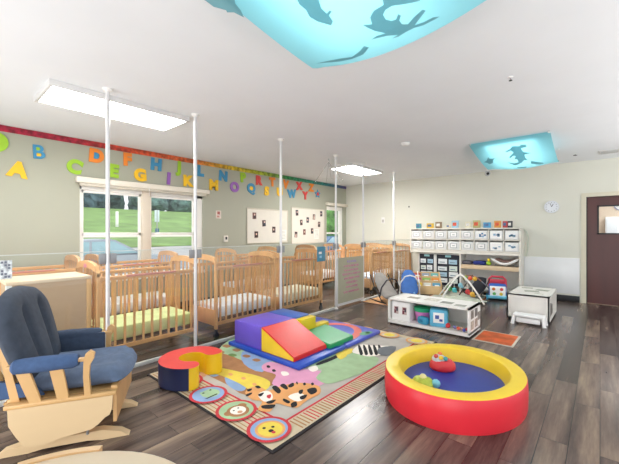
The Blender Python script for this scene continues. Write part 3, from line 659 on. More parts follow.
# ------------------------------------------------------------ play area
# low white shelf
q = thing('low_shelf', 'low white open toy shelf in the middle of the play area', 'shelf', (0, 0, 0))
x0, x1, y0, y1 = -2.42, -1.27, 4.61, 5.14
b_ = B(); b_.b2(x0, x0+.025, y0, y1, .02, .385); b_.b2(x1-.025, x1, y0, y1, .02, .385); b_.b2(x0, x1, y0, y1, .36, .385); b_.b2(x0, x1, y0, y1, .04, .065); b_.b2(x0, x1, y1-.015, y1, .04, .37)
b_.b2(x0, x1, y0-.002, y0+.01, .02, .045)
b_.build('carcass', M('#f4f3ee', .4, .02), q, smooth=0)
for (a, c) in ((x0+.03, y0+.04), (x1-.05, y0+.04), (x0+.03, y1-.05), (x1-.05, y1-.05)): B().cyl((a, c, 0), (a, c, .02), .015).build('foot', DARK, q)
def card(parent_none, name, lb, P, mat, thick=.001, grp=None, inner=None):
    o = B(); n_ = (P[1]-P[0]).cross(P[2]-P[1]).normalized()*thick
    V = [o.bm.verts.new(p) for p in P]+[o.bm.verts.new(p+n_) for p in P]
    o.bm.faces.new(V[3::-1]); o.bm.faces.new(V[4:8])
    for i in range(4): o.bm.faces.new((V[i], V[(i+1) % 4], V[4+(i+1) % 4], V[4+i]))
    ob = o.build(name, mat, smooth=0); tag(ob, lb, 'picture', grp); return ob
def flatq(cx, cy, sx, sy, z, a=0):
    R = Matrix.Rotation(a, 3, 'Z'); return [R @ Vector((p[0]*sx/2, p[1]*sy/2, 0))+Vector((cx, cy, z)) for p in ((-1, -1), (1, -1), (1, 1), (-1, 1))]
for (cx, cy, sx, sy, c, lb) in ((-2.12, 4.86, .17, .13, '#9a9584', 'olive picture taped on the left of the low shelf top'), (-1.62, 4.82, .16, .14, '#8f9488', 'grey green picture taped on the right of the low shelf top'),
                                (-1.42, 4.75, .14, .12, '#a8ab9f', 'pale grey picture taped at the right corner of the low shelf top'), (-1.85, 4.9, .2, .2, '#dcd9cc', 'cream picture taped at the middle of the low shelf top')):
    card(None, 'taped_picture', lb, flatq(cx, cy, sx, sy, .3855), M(c, .4, .25, 25), grp='pictures on the low shelf top')
# photos on shelf end
for i, (yc, zc, lb) in enumerate(((4.74, .29, 'upper front'), (4.74, .15, 'lower front'), (4.92, .29, 'upper middle'), (4.92, .15, 'lower middle'), (5.06, .22, 'rear'))):
    P = [Vector((x1+.0005, yc+dy, zc+dz)) for dy, dz in ((-.065, -.055), (.065, -.055), (.065, .055), (-.065, .055))]
    card(None, 'end_panel_picture', '%s picture taped to the right end of the low shelf' % lb, P, M(['#8a8076', '#c2b6a4', '#77706c', '#b0a193', '#99938a'][i], .45, .4, 22), grp='pictures on the low shelf end')
# shelf contents
q = thing('photo_cube', 'white box with two small photos at the left inside the low shelf', 'photo box', (-2.24, 4.66, .0655))
B().b2(-.14, .14, 0, .22, 0, .27, 0, .004).build('box', WH2, q)
for dx in (-.07, .06):
    f = B(); f.b2(dx-.035, dx+.035, -.004, 0, .09, .2); ph = f.build('photo', M('#cdbab5', .5, .1), q, smooth=0)
    f = B(); f.b2(dx-.028, dx+.0, -.006, -.004, .1, .15, 0); f.b2(dx+.004, dx+.028, -.006, -.004, .13, .19, 1); f.b2(dx-.02, dx+.02, -.006, -.004, .16, .19, 0); f.build('figures', [M('#7a3b48', .5), M('#3f3f4c', .5)], ph, smooth=0)
q = thing('fabric_cube', 'blue fabric activity cube with a white panel inside the low shelf', 'toy', (-1.71, 4.76, .0655), .3)
B().box((0, 0, .12), (.24, .24, .24), 0, .035).build('cube', M('#66bde0', .7, .06), q)
B().box((-.0, -.121, .13), (.14, .006, .14), 0, .002).build('white_panel', WH2, q); B().box((.121, 0, .13), (.006, .16, .16), 0, .002).build('green_panel', M('#6cc08a', .7), q)
p = B(); p.box((-.02, -.126, .14), (.05, .004, .05)); p.box((.03, -.126, .1), (.04, .004, .03)); p.build('patch', M('#4b62a8', .6), q, smooth=0)
q = thing('pink_bucket', 'pink toy bucket with green rim inside the low shelf', 'toy', (-1.98, 4.85, .0655))
B().lathe([(0, 0), (.09, 0), (.115, .14), (.115, .15)]).build('bucket', M('#dd80c4', .5, .05), q); B().lathe([(.09, .145), (.12, .145), (.125, .2), (.06, .215), (.06, .205), (.09, .19)]).build('rim', M('#2fb27a', .5), q)
B().ball((0, 0, .17), .07, sc=(1, 1, .6)).build('stuffing', M('#1d5a50', .7), q)
q = thing('soft_block', 'small teal blue soft block in front of the pink bucket', 'toy', (-1.90, 4.67, .0655), -.3)
B().box((0, 0, .055), (.16, .1, .11), 0, .035).build('block', M('#45a0c4', .7, .08), q); B().box((0, -.052, .06), (.06, .006, .04), 0, .002).build('patch', M('#2c7fa8', .6), q)
for i, (x, y, r, c, cnm) in enumerate([(-1.57, 4.70, .036, '#dd3a3a', 'red ball nearest the blue cube'), (-1.49, 4.73, .022, '#8f8fd0', 'lilac ball right of the red one'), (-1.43, 4.69, .024, '#e86a4a', 'coral ball in the row of beads'),
                                       (-1.39, 4.72, .022, '#f0c0a0', 'peach ball in the row of beads'), (-1.35, 4.66, .022, '#5a62b8', 'indigo ball right of the peach one'), (-1.325, 4.71, .024, '#e04a4a', 'small red ball at the right end'), (-1.325, 4.80, .028, '#d84040', 'red ball at the back right corner')]):
    b_ = B(); b_.ball((0, 0, r), r); tag(place(b_.build('bead_ball', M(c, .4)), (x, y, .0655)), cnm+' inside the low shelf', 'ball', 'small balls inside the low shelf')
# orange mats
def mat_rug(x0, x1, y0, y1, c, label, edge, th=.008):
    r = thing('floor_mat', label, 'mat', ((x0+x1)/2, (y0+y1)/2, 0), 0, None); a, c_ = (x1-x0)/2, (y1-y0)/2
    B().b2(-a, a, -c_, c_, 0.0005, th, 0, .002).build('mat_base', edge, r)
    B().b2(-a+.025, a-.025, -c_+.025, c_-.025, th-.001, th+.001).build('mat_print', c, r, smooth=0)
ORP = M('#d2622e', .7, .35, 5)
mat_rug(-1.24, -.78, 4.6, 5.14, ORP, 'orange red picture mat on the floor right of the low shelf', M('#c9bfb0', .6))
mat_rug(-3.55, -2.95, 5.66, 6.5, M('#dba878', .8, .3, 8), 'tan and orange mat at the foot of the gate', M('#6a4a38', .6))
mat_rug(-2.75, -1.78, 6.35, 8.0, M('#b8bcae', .8, .25, 6), 'grey green play mat with orange edge under the baby gym', M('#d0793e', .7, .2), .012)
# baby gym
GX, GY = -2.1, 7.02
q = thing('baby_gym', 'arched white baby gym with hanging toys behind the low shelf', 'baby gym', (GX, GY, .0135), .35)
B().lathe([(0, 0), (.46, 0), (.48, .012), (.46, .024), (0, .026)], n=4, sx=1, sy=1).build('gym_mat', M('#c9d0c0', .9, .2, 9), q)
for a in (PI/4, 3*PI/4):
    P = []
    for i in range(15):
        s = -1+2*i/14; P.append((.54*s*math.cos(a), .54*s*math.sin(a), .02+.50*(1-abs(s)**1.35)))
    B().tube(P, .016, 8).build('arch', M('#ece9e4', .6, .04), q)
for i, (x, y, z, c, nm) in enumerate([(-.12, -.12, .22, '#4ab4b8', 'bird_toy'), (.12, -.12, .2, '#d8484a', 'ring_toy'), (.2, -.16, .16, '#e8b848', 'ball_toy'), (-.2, .2, .2, '#58a858', 'frog_toy'), (0, 0, .3, '#8fc8d8', 'star_toy')]):
    t_ = B(); t_.ball((x, y, z), .045, sc=(1, .8, 1.2)); t_.ball((x+.03, y, z-.03), .025); o = t_.build(nm, M(c, .6, .1), q)
    B().cyl((x, y, z+.04), (x, y, .5*(1-(max(abs(x), abs(y))*1.414/.54)**1.35)), .004, n=5).build('cord', WHITE, o)
# activity bouncer
q = thing('baby_bouncer', 'baby bouncer with toy bar and thin black legs beside the baby gym', 'bouncer', (-1.97, 7.66, .0135), -.3)
for s in (-1, 1):
    B().tube([(s*.22, -.28, .01), (s*.22, -.05, .22), (s*.2, .18, .42)], .01, 7).build('leg', DARK, q); B().tube([(s*.22, .28, .01), (s*.22, .05, .22), (s*.2, -.15, .36)], .01, 7).build('leg', GREYM, q)
b_ = B(); b_.tube([(0, -.26, .1), (0, -.12, .1), (0, .05, .18), (0, .2, .38)], [.12, .15, .16, .1], 12, flat=.35); b_.build('seat', M('#2a2b33', .8, .15), q)
b_ = B(); b_.tube([(-.2, -.15, .36), (-.12, -.2, .44), (0, -.22, .46), (.12, -.2, .44), (.2, -.15, .36)], .012, 7); b_.build('toy_bar', M('#9a6a58', .6), q)
for x, c in ((-.11, '#a8c83c'), (0, '#e05a3c'), (.1, '#e8b83c')): B().ball((x, -.22, .4), .045).build('toy', M(c, .5, .1), q)
# baby walker
q = thing('baby_walker', 'red, white and blue push walker toy near the storage unit', 'baby walker', (-1.58, 7.68, 0), .25)
b_ = B(); b_.box((0, 0, .06), (.36, .3, .06), 0, .025); b_.build('base', M('#6cc0dc', .4), q)
b_ = B(); b_.box((0, .0, .2), (.32, .12, .25), 0, .04, rot=Matrix.Rotation(-.25, 3, 'X')); b_.build('body', M('#2f62b8', .4), q)
b_ = B(); b_.box((0, -.07, .18), (.28, .02, .2), 0, .008, rot=Matrix.Rotation(-.25, 3, 'X')); fp = b_.build('activity_panel', WH2, q)
for x, z, c in ((-.07, .22, '#e0803c'), (.07, .22, '#d8484a'), (-.06, .13, '#5ab45a'), (.06, .13, '#e8c83c')): b_ = B(); b_.ball((x, -.085-(z-.18)*-.25, z), .032, sc=(1, .35, 1)); b_.build('button', M(c, .4), fp)
b_ = B(); b_.tube([(-.15, .03, .26), (-.15, .1, .4), (-.1, .12, .45), (.1, .12, .45), (.15, .1, .4), (.15, .03, .26)], .022, 8); b_.build('handle', M('#c8344a', .4), q)
b_ = B(); b_.box((0, .06, .36), (.26, .04, .09), 0, .015); b_.build('top_tray', M('#c8344a', .4), q)
for s in (-1, 1):
    for yy in (-.12, .12): b_ = B(); b_.cyl((s*.17, yy, .045), (s*.2, yy, .045), .045, n=16); b_.build('wheel', M('#3f9fc4', .4), q)
# book display
q = thing('book_display', 'small slanted wooden book display full of colourful books', 'book display', (-2.95, 7.42, 0), .5)
b_ = B()
for s in (-1, 1): b_.prism([(-.24, 0), (.2, 0), (.2, .47), (.12, .47), (-.24, .22)], (s*.3-(0 if s < 0 else .015), 0, 0), (0, 1, 0), (0, 0, 1), .015)
b_.b2(-.3, .3, .18, .2, .02, .46); b_.b2(-.3, .3, -.24, -.22, .02, .2); b_.b2(-.3, .3, -.22, .2, .02, .04); b_.b2(-.3, .3, -.08, -.065, .04, .3); b_.b2(-.3, .3, .05, .065, .04, .38)
b_.build('rack', M('#dcbb8a', .5, .06), q, smooth=0)
bk = [('#e6c83c', 'yellow'), ('#d8d8cc', 'white'), ('#5aa0c0', 'blue'), ('#c85a78', 'pink'), ('#8ab45a', 'green'), ('#e0903c', 'orange'), ('#b0503c', 'red'), ('#8a9aa8', 'grey'), ('#74b8b0', 'aqua')]
rowy = [(-.17, .17), (-.02, .26), (.11, .35)]; rn = ['front', 'middle', 'back']; cnn = ['left', 'middle', 'right']
for i, (c, nm) in enumerate(bk):
    r_i, c_i = i//3, i % 3; yy, zz = rowy[r_i]; Rz = Matrix.Rotation(.5, 3, 'Z'); p = Rz @ Vector((-.19+.19*c_i, yy, 0))
    b_ = B(); b_.box((0, 0, .07), (.16, .02, .14), 0, .002, rot=Matrix.Rotation(-.2, 3, 'X')); b_.box((.01, -.0115, .07), (.09, .003, .05), 1, 0, rot=Matrix.Rotation(-.2, 3, 'X'))
    tag(place(b_.build('picture_book', [M(c, .5, .1), WH2]), (-2.95+p.x, 7.42+p.y, zz-.05), .5), '%s picture book in the %s row of the slanted display' % (nm, rn[r_i]), 'book', 'books in the slanted display')
# bouncer seats by the partition
def recliner(label, loc, rz, c, tubec):
    q = thing('bouncer_seat', label, 'bouncer', loc, rz)
    b_ = B(); N = 10; P = [(0, -.3+.06*i, .1+.42*(i/N)**1.6) for i in range(N+1)]
    b_.tube(P, [.08]+[.15, .17, .18, .18, .17, .17, .16, .15, .13]+[.07], 12, flat=.28); b_.build('seat_pad', M(c, .85, .12), q)
    for s in (-1, 1):
        b_ = B(); b_.tube([(s*.2, .3, .5), (s*.21, .1, .28), (s*.2, -.2, .04), (s*.18, -.35, .02), (s*.2, -.1, .015), (s*.22, .25, .015)], .011, 8); b_.build('frame_tube', M(tubec, .4), q)
    b_ = B(); b_.tube([(-.2, -.1, .1), (-.19, -.16, .3), (-.1, -.2, .44), (0, -.21, .47), (.1, -.2, .44), (.19, -.16, .3), (.2, -.1, .1)], .014, 8); b_.build('toy_arch', M('#e8e6e2', .5) if tubec != '#1d1d20' else M('#38383c', .5), q)
    return q
recliner('blue bouncer seat with white arch by the partition', (-3.1, 6.86, .0), .5, '#2f5c9c', '#d9d9d9')
recliner('grey bouncer seat with black tubes leaning by the partition', (-3.2, 6.02, .009), 1.0, '#8a8580', '#1d1d20')
q = thing('stacking_toy', 'orange toy cup in front of the blue bouncer seat', 'toy', (-2.95, 6.42, 0)); B().lathe([(0, 0), (.055, 0), (.04, .07), (0, .075)]).build('cup', M('#e0663a', .5), q); B().ball((0, 0, .09), .03).build('knob', M('#e8a03c', .5), q)
q = thing('baby_bottle', 'white baby bottle beside the orange toy cup', 'bottle', (-2.83, 6.5, 0)); B().lathe([(0, 0), (.03, 0), (.032, .1), (.02, .12), (0, .12)]).build('bottle', M('#dfe8ee', .3), q); B().lathe([(.02, .12), (.02, .14), (.008, .16), (0, .17)]).build('teat', M('#7fa8c8', .4), q)
# white cube cabinet
q = thing('white_cabinet', 'white box cabinet with taped pictures right of the play area', 'cabinet', (-.84, 6.08, 0))
b_ = B(); b_.b2(-.28, .28, 0, .02, .03, .41); b_.b2(-.28, -.26, 0, 1.0, .03, .41); b_.b2(-.28, .28, 0, 1.0, .39, .41); b_.b2(-.28, .28, .98, 1.0, .03, .41); b_.b2(-.28, .28, 0, 1.0, .03, .05); b_.b2(.255, .275, 0, .08, .03, .41); b_.b2(-.02, 0, .02, .98, .05, .39)
b_.build('carcass', M('#e9e6df', .4, .02), q, smooth=0)
b_ = B(); b_.b2(.1, .26, .12, .6, .06, .22, 0, .01); b_.build('grey_bin', M('#7a7672', .6), q)
for (a, c) in ((-.25, .03), (.25, .03), (-.25, .95), (.25, .95)): B().cyl((a, c, 0), (a, c, .03), .015).build('foot', DARK, q)
for i, (cx, cy, sx, sy, a, lb) in enumerate(((-.84, 6.5, .2, .15, .2, 'near the middle'), (-.72, 6.72, .18, .14, -.2, 'toward the right rear'), (-.95, 6.85, .16, .14, .1, 'at the left rear'), (-.72, 6.32, .12, .1, 0, 'at the front right'))):
    card(None, 'taped_picture', 'grey green picture taped on the white cabinet top %s' % lb, flatq(cx, cy, sx, sy, .4105, a), M(['#a9ab98', '#8c927f', '#b8b6a6', '#d2d0c6'][i], .4, .3, 25), grp='pictures on the white cabinet top')
q = thing('step_stool', 'small white plastic step stool in front of the white cabinet', 'stool', (-.80, 5.92, 0))
b_ = B(); b_.b2(-.2, .2, -.1, .1, .11, .15, 0, .015); b_.build('step', WH2, q); b_ = B(); b_.b2(-.15, .15, -.09, -.07, .03, .1, 0, .008); b_.build('front_rail', WH2, q)
for a in (-1, 1):
    for c in (-1, 1): b_ = B(); b_.tube([(a*.18, c*.08, .12), (a*.2, c*.1, 0)], [.022, .026], 8); b_.build('leg', WH2, q)

# ------------------------------------------------------------ ball pit
PC = (-.945, 2.946); q = thing('play_pit', 'oval soft play pit, red outside with yellow rim and blue floor', 'play pit', (PC[0], PC[1], 0))
h = .24; a, c = .537, .627
ou = B(); n = 64
def ring(r, z): return (r, z)
ou.lathe([(.985, 0), (1.0, .03), (1.005, h*.55), (.995, h-.012), (.985, h-.003)], n=n, sx=a, sy=c); ou.build('outer_wall', M('#e02c3a', .38, .05, 5, bump=.15), q, recalc=True)
ou = B(); ou.lathe([(.987, h-.003), (.975, h), (.80, h), (.785, h-.006)], n=n, sx=a, sy=c); ou.build('rim', M('#f2d136', .4, .04), q)
ou = B(); ou.lathe([(.785, h-.006), (.775, h-.02), (.73, .12)], n=n, sx=a, sy=c); ou.build('inner_wall', M('#efca2c', .4, .05, 6, bump=.2), q)
ou = B(); ou.lathe([(.74, .12), (0, .12)], n=n, sx=a, sy=c); ou.lathe([(.98, .002), (0, .002)], n=n, sx=a, sy=c); ou.build('pit_floor', M('#1d3d9c', .4, .06), q)
q = thing('toy_car', 'red toy with silver and yellow dashboard in the play pit', 'toy', (-1.09, 3.12, .121), .5)
b_ = B(); b_.lathe([(0, 0), (.10, 0), (.115, .02), (.11, .06), (.08, .09), (0, .09)], n=18, sx=1.0, sy=.75); b_.build('body', M('#d6323a', .35), q)
b_ = B(); b_.ball((-.03, 0, .09), .065, sc=(1, .9, .7)); b_.build('dashboard', M('#c8cdd0', .3, .2, 30), q)
for x, y, z, cc_ in ((-.02, -.05, .12, '#e8c83c'), (.02, -.04, .11, '#4aa0a8'), (-.06, -.03, .125, '#c84a3c'), (-.02, .01, .135, '#e87a3c')): B().ball((x, y, z), .02).build('button', M(cc_, .4), q)
q = thing('toy_turtle', 'green and yellow toy half hidden behind the near rim of the pit', 'toy', (-1.10, 2.70, .121), .2)
b_ = B(); b_.lathe([(.08, 0), (.085, .02), (.06, .055), (0, .07)], n=18, sx=1.1, sy=.8); b_.build('shell', M('#b8c84a', .5, .2, 20), q); B().ball((.1, 0, .03), .035).build('head', M('#7fc8dc', .4), q); B().ball((-.0, .0, .06), .03).build('knob', M('#e8e0a0', .4), q)

# ------------------------------------------------------------ C-shaped cushion
q = thing('curved_cushion', 'C shaped soft cushion, red top with navy outside and yellow inside', 'cushion', (-2.905, 1.67, .0125))
def cshape(r0, r1, z0, z1, a0, a1, n=28):
    pass
Ro, Ri, hh = .292, .118, .19; a0, a1 = math.radians(8), math.radians(8+265)
# opening faces right (towards the rug); arc runs from far end round the left to the near end
a0 = math.radians(78); a1 = math.radians(325); N = 30
to_, so_, si_ = B(), B(), B()
def P3(r, i, z): a = a0+(a1-a0)*i/N; return (r*math.cos(a), r*math.sin(a), z)
for i in range(N):
    to_.poly([P3(Ri, i, hh), P3(Ro, i, hh), P3(Ro, i+1, hh), P3(Ri, i+1, hh)])
    so_.poly([P3(Ro, i, 0), P3(Ro, i+1, 0), P3(Ro, i+1, hh), P3(Ro, i, hh)])
    si_.poly([P3(Ri, i, 0), P3(Ri, i, hh), P3(Ri, i+1, hh), P3(Ri, i+1, 0)])
def endcap(i, sgn, blds):
    a = a0+(a1-a0)*i/N; m = (Ro+Ri)/2; w_ = (Ro-Ri)/2; cx_, cy_ = m*math.cos(a), m*math.sin(a)
    tx, ty = -math.sin(a)*sgn, math.cos(a)*sgn; rx, ry = math.cos(a), math.sin(a); K = 12; pts = []
    for k in range(K+1):
        t_ = PI*k/K; pts.append((cx_+rx*w_*math.cos(t_)+tx*w_*math.sin(t_)*.9, cy_+ry*w_*math.cos(t_)+ty*w_*math.sin(t_)*.9))
    to_.poly([(p[0], p[1], hh) for p in pts])
    for k in range(K): si_.poly([(pts[k][0], pts[k][1], 0), (pts[k+1][0], pts[k+1][1], 0), (pts[k+1][0], pts[k+1][1], hh), (pts[k][0], pts[k][1], hh)])
endcap(0, -1, None); endcap(N, 1, None)
for bd, nm, mt in ((to_, 'top', M('#d83a3c', .3, .05, 5, bump=.1)), (so_, 'outer_side', M('#18224a', .35, .06)), (si_, 'inner_side', M('#e8bf1e', .35, .06, 6, bump=.15))):
    bmesh.ops.remove_doubles(bd.bm, verts=bd.bm.verts, dist=.0005); bd.build(nm, mt, q, smooth=50)

# ------------------------------------------------------------ soft climber on blue mat
def mat_thing(): pass
q = thing('folding_mat', 'blue folding floor mat with a red ring printed on it under the soft blocks', 'mat', (-2.81, 3.22, .0125), 0)
B().b2(-.58, .58, -.8, .02, 0, .045, 0, .014).build('mat_section', BLU, q); B().b2(-.58, .58, .02, .82, 0, .045, 0, .014).build('mat_section', M('#4a5cc0', .38, .05), q)
rg = B(); K = 40
for i in range(K):
    a = 2*PI*i/K; b2_ = 2*PI*(i+1)/K; cx_, cy_ = .12, .26
    rg.poly([(cx_+.30*math.cos(a), cy_+.42*math.sin(a), .0455), (cx_+.40*math.cos(a), cy_+.52*math.sin(a), .0455), (cx_+.40*math.cos(b2_), cy_+.52*math.sin(b2_), .0455), (cx_+.30*math.cos(b2_), cy_+.42*math.sin(b2_), .0455)])
rg.build('ring_print', M('#d85a48', .45, .05), q, smooth=0)
rg = B()
for (x, y, r) in ((.5, .55, .06), (.47, -.02, .07), (.52, .62, .04)): rg.poly([(x+r*math.cos(k*PI/6), y+r*1.5*math.sin(k*PI/6), .0462) for k in range(12)])
rg.build('green_print', M('#4aa878', .45, .05), q, smooth=0)
Z0 = .058
def wedge(b, x0, x1, y0, y1, zl, zr, z0=0, side=1, top=0):
    V = [(x0, y0, z0), (x1, y0, z0), (x1, y1, z0), (x0, y1, z0), (x0, y0, zl), (x1, y0, zr), (x1, y1, zr), (x0, y1, zl)]
    v = [b.bm.verts.new(p) for p in V]
    for f, m in (((0, 3, 2, 1), 0), ((4, 5, 6, 7), top), ((0, 1, 5, 4), side), ((1, 2, 6, 5), top), ((2, 3, 7, 6), side), ((3, 0, 4, 7), 0)):
        b.bm.faces.new([v[i] for i in f]).material_index = m
q = thing('soft_block', 'purple and blue vinyl soft play block at the top of the red ramp', 'soft block', (-3.06, 2.78, Z0))
B().b2(-.26, .22, -.32, .22, 0, .265, 0, .016).build('purple_section', PUR, q)
B().b2(-.26, .22, .22, .50, 0, .265, 0, .016).build('blue_section', M('#2f62b8', .38, .05), q)
q = thing('soft_ramp', 'red vinyl ramp with yellow sides leading down from the purple block', 'soft ramp', (-2.835, 2.46, Z0))
b_ = B(); wedge(b_, 0, .5, 0, .54, .265, .045)
bmesh.ops.bevel(b_.bm, geom=b_.bm.edges[:], offset=.008, segments=2, affect='EDGES')
b_.build('ramp', [M('#d8281f', .38, .04), M('#f0ce34', .38, .04)], q)
q = thing('soft_steps', 'yellow vinyl soft steps between the blue block and the green ramp', 'soft steps', (-2.835, 3.01, Z0))
b_ = B(); b_.b2(0, .1, 0, .28, 0, .25, 0, .008); b_.b2(0, .1, .28, .55, 0, .13, 0, .008); b_.build('steps', M('#e0c81e', .38, .04), q)
q = thing('soft_ramp', 'low green vinyl ramp beside the red ramp', 'soft ramp', (-2.73, 3.005, Z0))
b_ = B(); wedge(b_, 0, .44, 0, .47, .11, .05, side=0); bmesh.ops.bevel(b_.bm, geom=b_.bm.edges[:], offset=.008, segments=2, affect='EDGES'); b_.build('ramp', GRN, q)

# ------------------------------------------------------------ animal rug
RX0, RX1, RY0, RY1 = -3.30, -1.53, 1.42, 4.2
rp = [M('#c9b99c', .95, .08, 12), M('#c63a42', .95, .06), M('#241f22', .95), M('#b8b2aa', .95, .06, 10), M('#a87850', .95, .12, 10), M('#e3cb52', .95, .08), M('#e0a266', .95, .08), M('#dc9cbc', .95, .06),
      M('#a4c298', .95, .1), M('#8aa6cc', .95, .08), M('#efe9df', .95, .03), M('#1f1f22', .95), M('#6a8a4a', .95, .15, 15), M('#c89a78', .95, .1), M('#c2a888', .95, .08), M('#6f7378', .95, .08)]
CRM, RDc, EDG, GRY, BRN, YLc, ORc, PKc, GNc, BLc, WHc, BKc, DGc, TNc, BEI, DGR = range(16)
rug = B(); rug.b2(RX0, RX1, RY0, RY1, .0005, .0075, EDG, .003)
LV = [.0078]
def lay(pts, mi, step=.00025):
    LV[0] += step; z = LV[0]; f = rug.bm.faces.new([rug.bm.verts.new((p[0], p[1], z)) for p in pts]); f.material_index = mi
    f.normal_update()
    if f.normal.z < 0: f.normal_flip()
def lp(pix, mi, step=.00025):
    P = [onz(u, v, .01) for u, v in pix]; n_ = len(P)
    # smooth outline (Catmull-Rom)
    out = []
    for i in range(n_):
        p0, p1, p2, p3 = P[i-1], P[i], P[(i+1) % n_], P[(i+2) % n_]
        for s in (0, .34, .67):
            out.append(.5*((2*p1)+(p2-p0)*s+(2*p0-5*p1+4*p2-p3)*s*s+(3*p1-p0-3*p2+p3)*s**3))
    lay(out, mi, step)
def lr(x0, x1, y0, y1, mi, step=.00025): lay([(x0, y0), (x1, y0), (x1, y1), (x0, y1)], mi, step)
def disc(x, y, r, mi, step=.00025): lay([(x+r*math.cos(k*PI/14), y+r*math.sin(k*PI/14)) for k in range(28)], mi, step)
lr(RX0+.02, RX1-.025, RY0+.02, RY1-.02, CRM)
# border stripes
def level():
    LV[0] += .00025
level(); zs = LV[0]
def flat_rect(x0, x1, y0, y1, mi): 
    f = rug.bm.faces.new([rug.bm.verts.new(p) for p in ((x0, y0, zs), (x1, y0, zs), (x1, y1, zs), (x0, y1, zs))]); f.material_index = mi
y = RY0+.32; k_ = 0
while y < RY1-.1:
    flat_rect(RX1-.17, RX1-.04, y, y+.013, RDc if k_ % 7 in (4, 5, 6) else BRN); y += .036; k_ += 1
for dy, m_, th_ in ((.035, BRN, .01), (.07, BRN, .008), (.105, RDc, .012), (.14, RDc, .008), (.175, RDc, .012), (.21, BRN, .008), (.24, BRN, .01)):
    flat_rect(RX0+.04, RX1-.2, RY0+dy, RY0+dy+th_, m_)
lr(RX1-.20, RX1-.18, RY0+.27, RY1-.1, RDc); lr(RX0+.03, RX1-.18, RY0+.27, RY0+.29, RDc)
lr(RX0+.03, RX1-.20, RY0+.29, RY1-.12, GRY)
# background blobs
lp([(196, 366), (215, 350), (240, 350), (262, 364), (300, 374), (270, 386), (246, 395), (228, 385), (210, 376)], BRN)
lp([(218, 350), (236, 338), (262, 350), (290, 365), (280, 374), (255, 366), (232, 356)], GNc)
lp([(242, 352), (256, 350), (272, 360), (262, 372), (244, 364)], BLc)
lp([(226, 372), (238, 378), (246, 388), (238, 391), (226, 383)], BLc)
lp([(206, 372), (213, 368), (222, 372), (214, 377)], BLc)
for (u, v) in ((226, 346), (236, 350), (246, 356), (232, 355), (256, 360), (244, 348), (220, 352)): lp([(u-4, v), (u, v-1.5), (u+5, v), (u+1, v+1.8)], DGc if (u+v) % 2 else BRN, .0001)
# giraffe
lp([(199, 367), (204, 363), (210, 365), (222, 368), (240, 372), (258, 376), (270, 382), (266, 390), (252, 391), (240, 384), (222, 376), (208, 373), (200, 372)], YLc)
lp([(198, 371), (203, 369), (207, 374), (203, 377)], TNc); lp([(206, 366.5), (209, 366), (210, 368.5), (207, 369)], BKc, .0001)
for (u, v) in ((218, 370), (230, 374), (243, 378), (254, 384)): lp([(u-2, v), (u+1, v-1), (u+3, v+1), (u, v+2)], ORc, .0001)
# hippo
lp([(262, 366), (270, 362), (284, 365), (300, 369), (322, 372), (324, 384), (306, 388), (286, 390), (272, 384), (276, 375), (264, 371)], PKc)
lp([(266.5, 366), (269, 365.5), (270.5, 367.5), (267.5, 368)], BKc, .0001); lp([(272, 370), (274.5, 369.5), (276, 371.5), (273, 372)], BKc, .0001); lp([(281, 372), (287, 372), (289, 375), (283, 376)], WHc, .0001)
# dinosaur / crocodile
lp([(308, 366), (322, 358), (346, 350), (356, 354), (378, 358), (372, 368), (350, 378), (328, 384), (316, 378), (322, 370)], GNc)
lp([(308, 368), (316, 366), (318, 370), (312, 372)], WHc, .0001)
lp([(317, 363.5), (330, 358), (344, 352), (345, 354), (331, 361), (318, 365.5)], BKc, .0001); lp([(343, 350), (354, 349), (352, 353), (345, 355)], YLc, .0001)
# tiger
lp([(245, 393), (252, 387), (262, 388), (268, 391), (282, 386), (300, 383), (318, 386), (320, 394), (308, 400), (297, 408), (286, 406), (276, 404), (270, 412), (258, 410), (262, 402), (252, 400)], ORc)
lp([(258, 395), (266, 391), (272, 394), (272, 400), (264, 402)], WHc, .0001); lp([(288, 397), (298, 393), (306, 397), (298, 402)], WHc, .0001)
for st in ([(272, 388), (276, 386), (281, 391), (278, 394)], [(280, 386), (284, 384), (288, 388), (286, 390)], [(288, 386), (293, 383), (294, 386), (290, 388)], [(299, 391), (303, 390), (302, 394), (299, 394)], [(307, 390), (315, 388), (317, 392), (311, 395)],
           [(300, 397), (307, 395), (305, 399), (301, 400)], [(284, 399), (290, 402), (288, 404), (283, 401)], [(291, 404), (296, 402), (297, 406), (292, 408)], [(267, 402), (276, 400), (272, 404), (267, 404)], [(262, 406), (275, 405), (272, 409), (263, 409)],
           [(247, 390), (252, 389), (251, 391), (248, 392)], [(246, 395), (252, 393), (251, 395), (247, 397)], [(255, 387), (258, 386), (261, 388), (258, 389)], [(258, 395), (264, 393), (262, 396), (260, 397)], [(296, 383), (297, 382), (298, 384), (297, 385)], [(303, 384), (305, 383), (306, 385), (304, 386)], [(311, 384), (313, 383), (314, 385), (312, 386)]):
    lp(st, BKc, .00008)
lp([(267, 396), (271, 395), (270, 399), (267, 398)], RDc, .0001)
# zebra
lp([(352, 352), (360, 345), (374, 346), (392, 347), (386, 354), (370, 357), (360, 355)], WHc)
for k in range(5):
    u = 358+k*5; lp([(u, 346), (u+2, 346), (u+5, 354), (u+2, 355)], BKc, .00008)
lp([(380, 348), (396, 347), (390, 356), (378, 354)], DGR)
lp([(336, 354), (342, 352), (347, 356), (340, 360)], YLc)
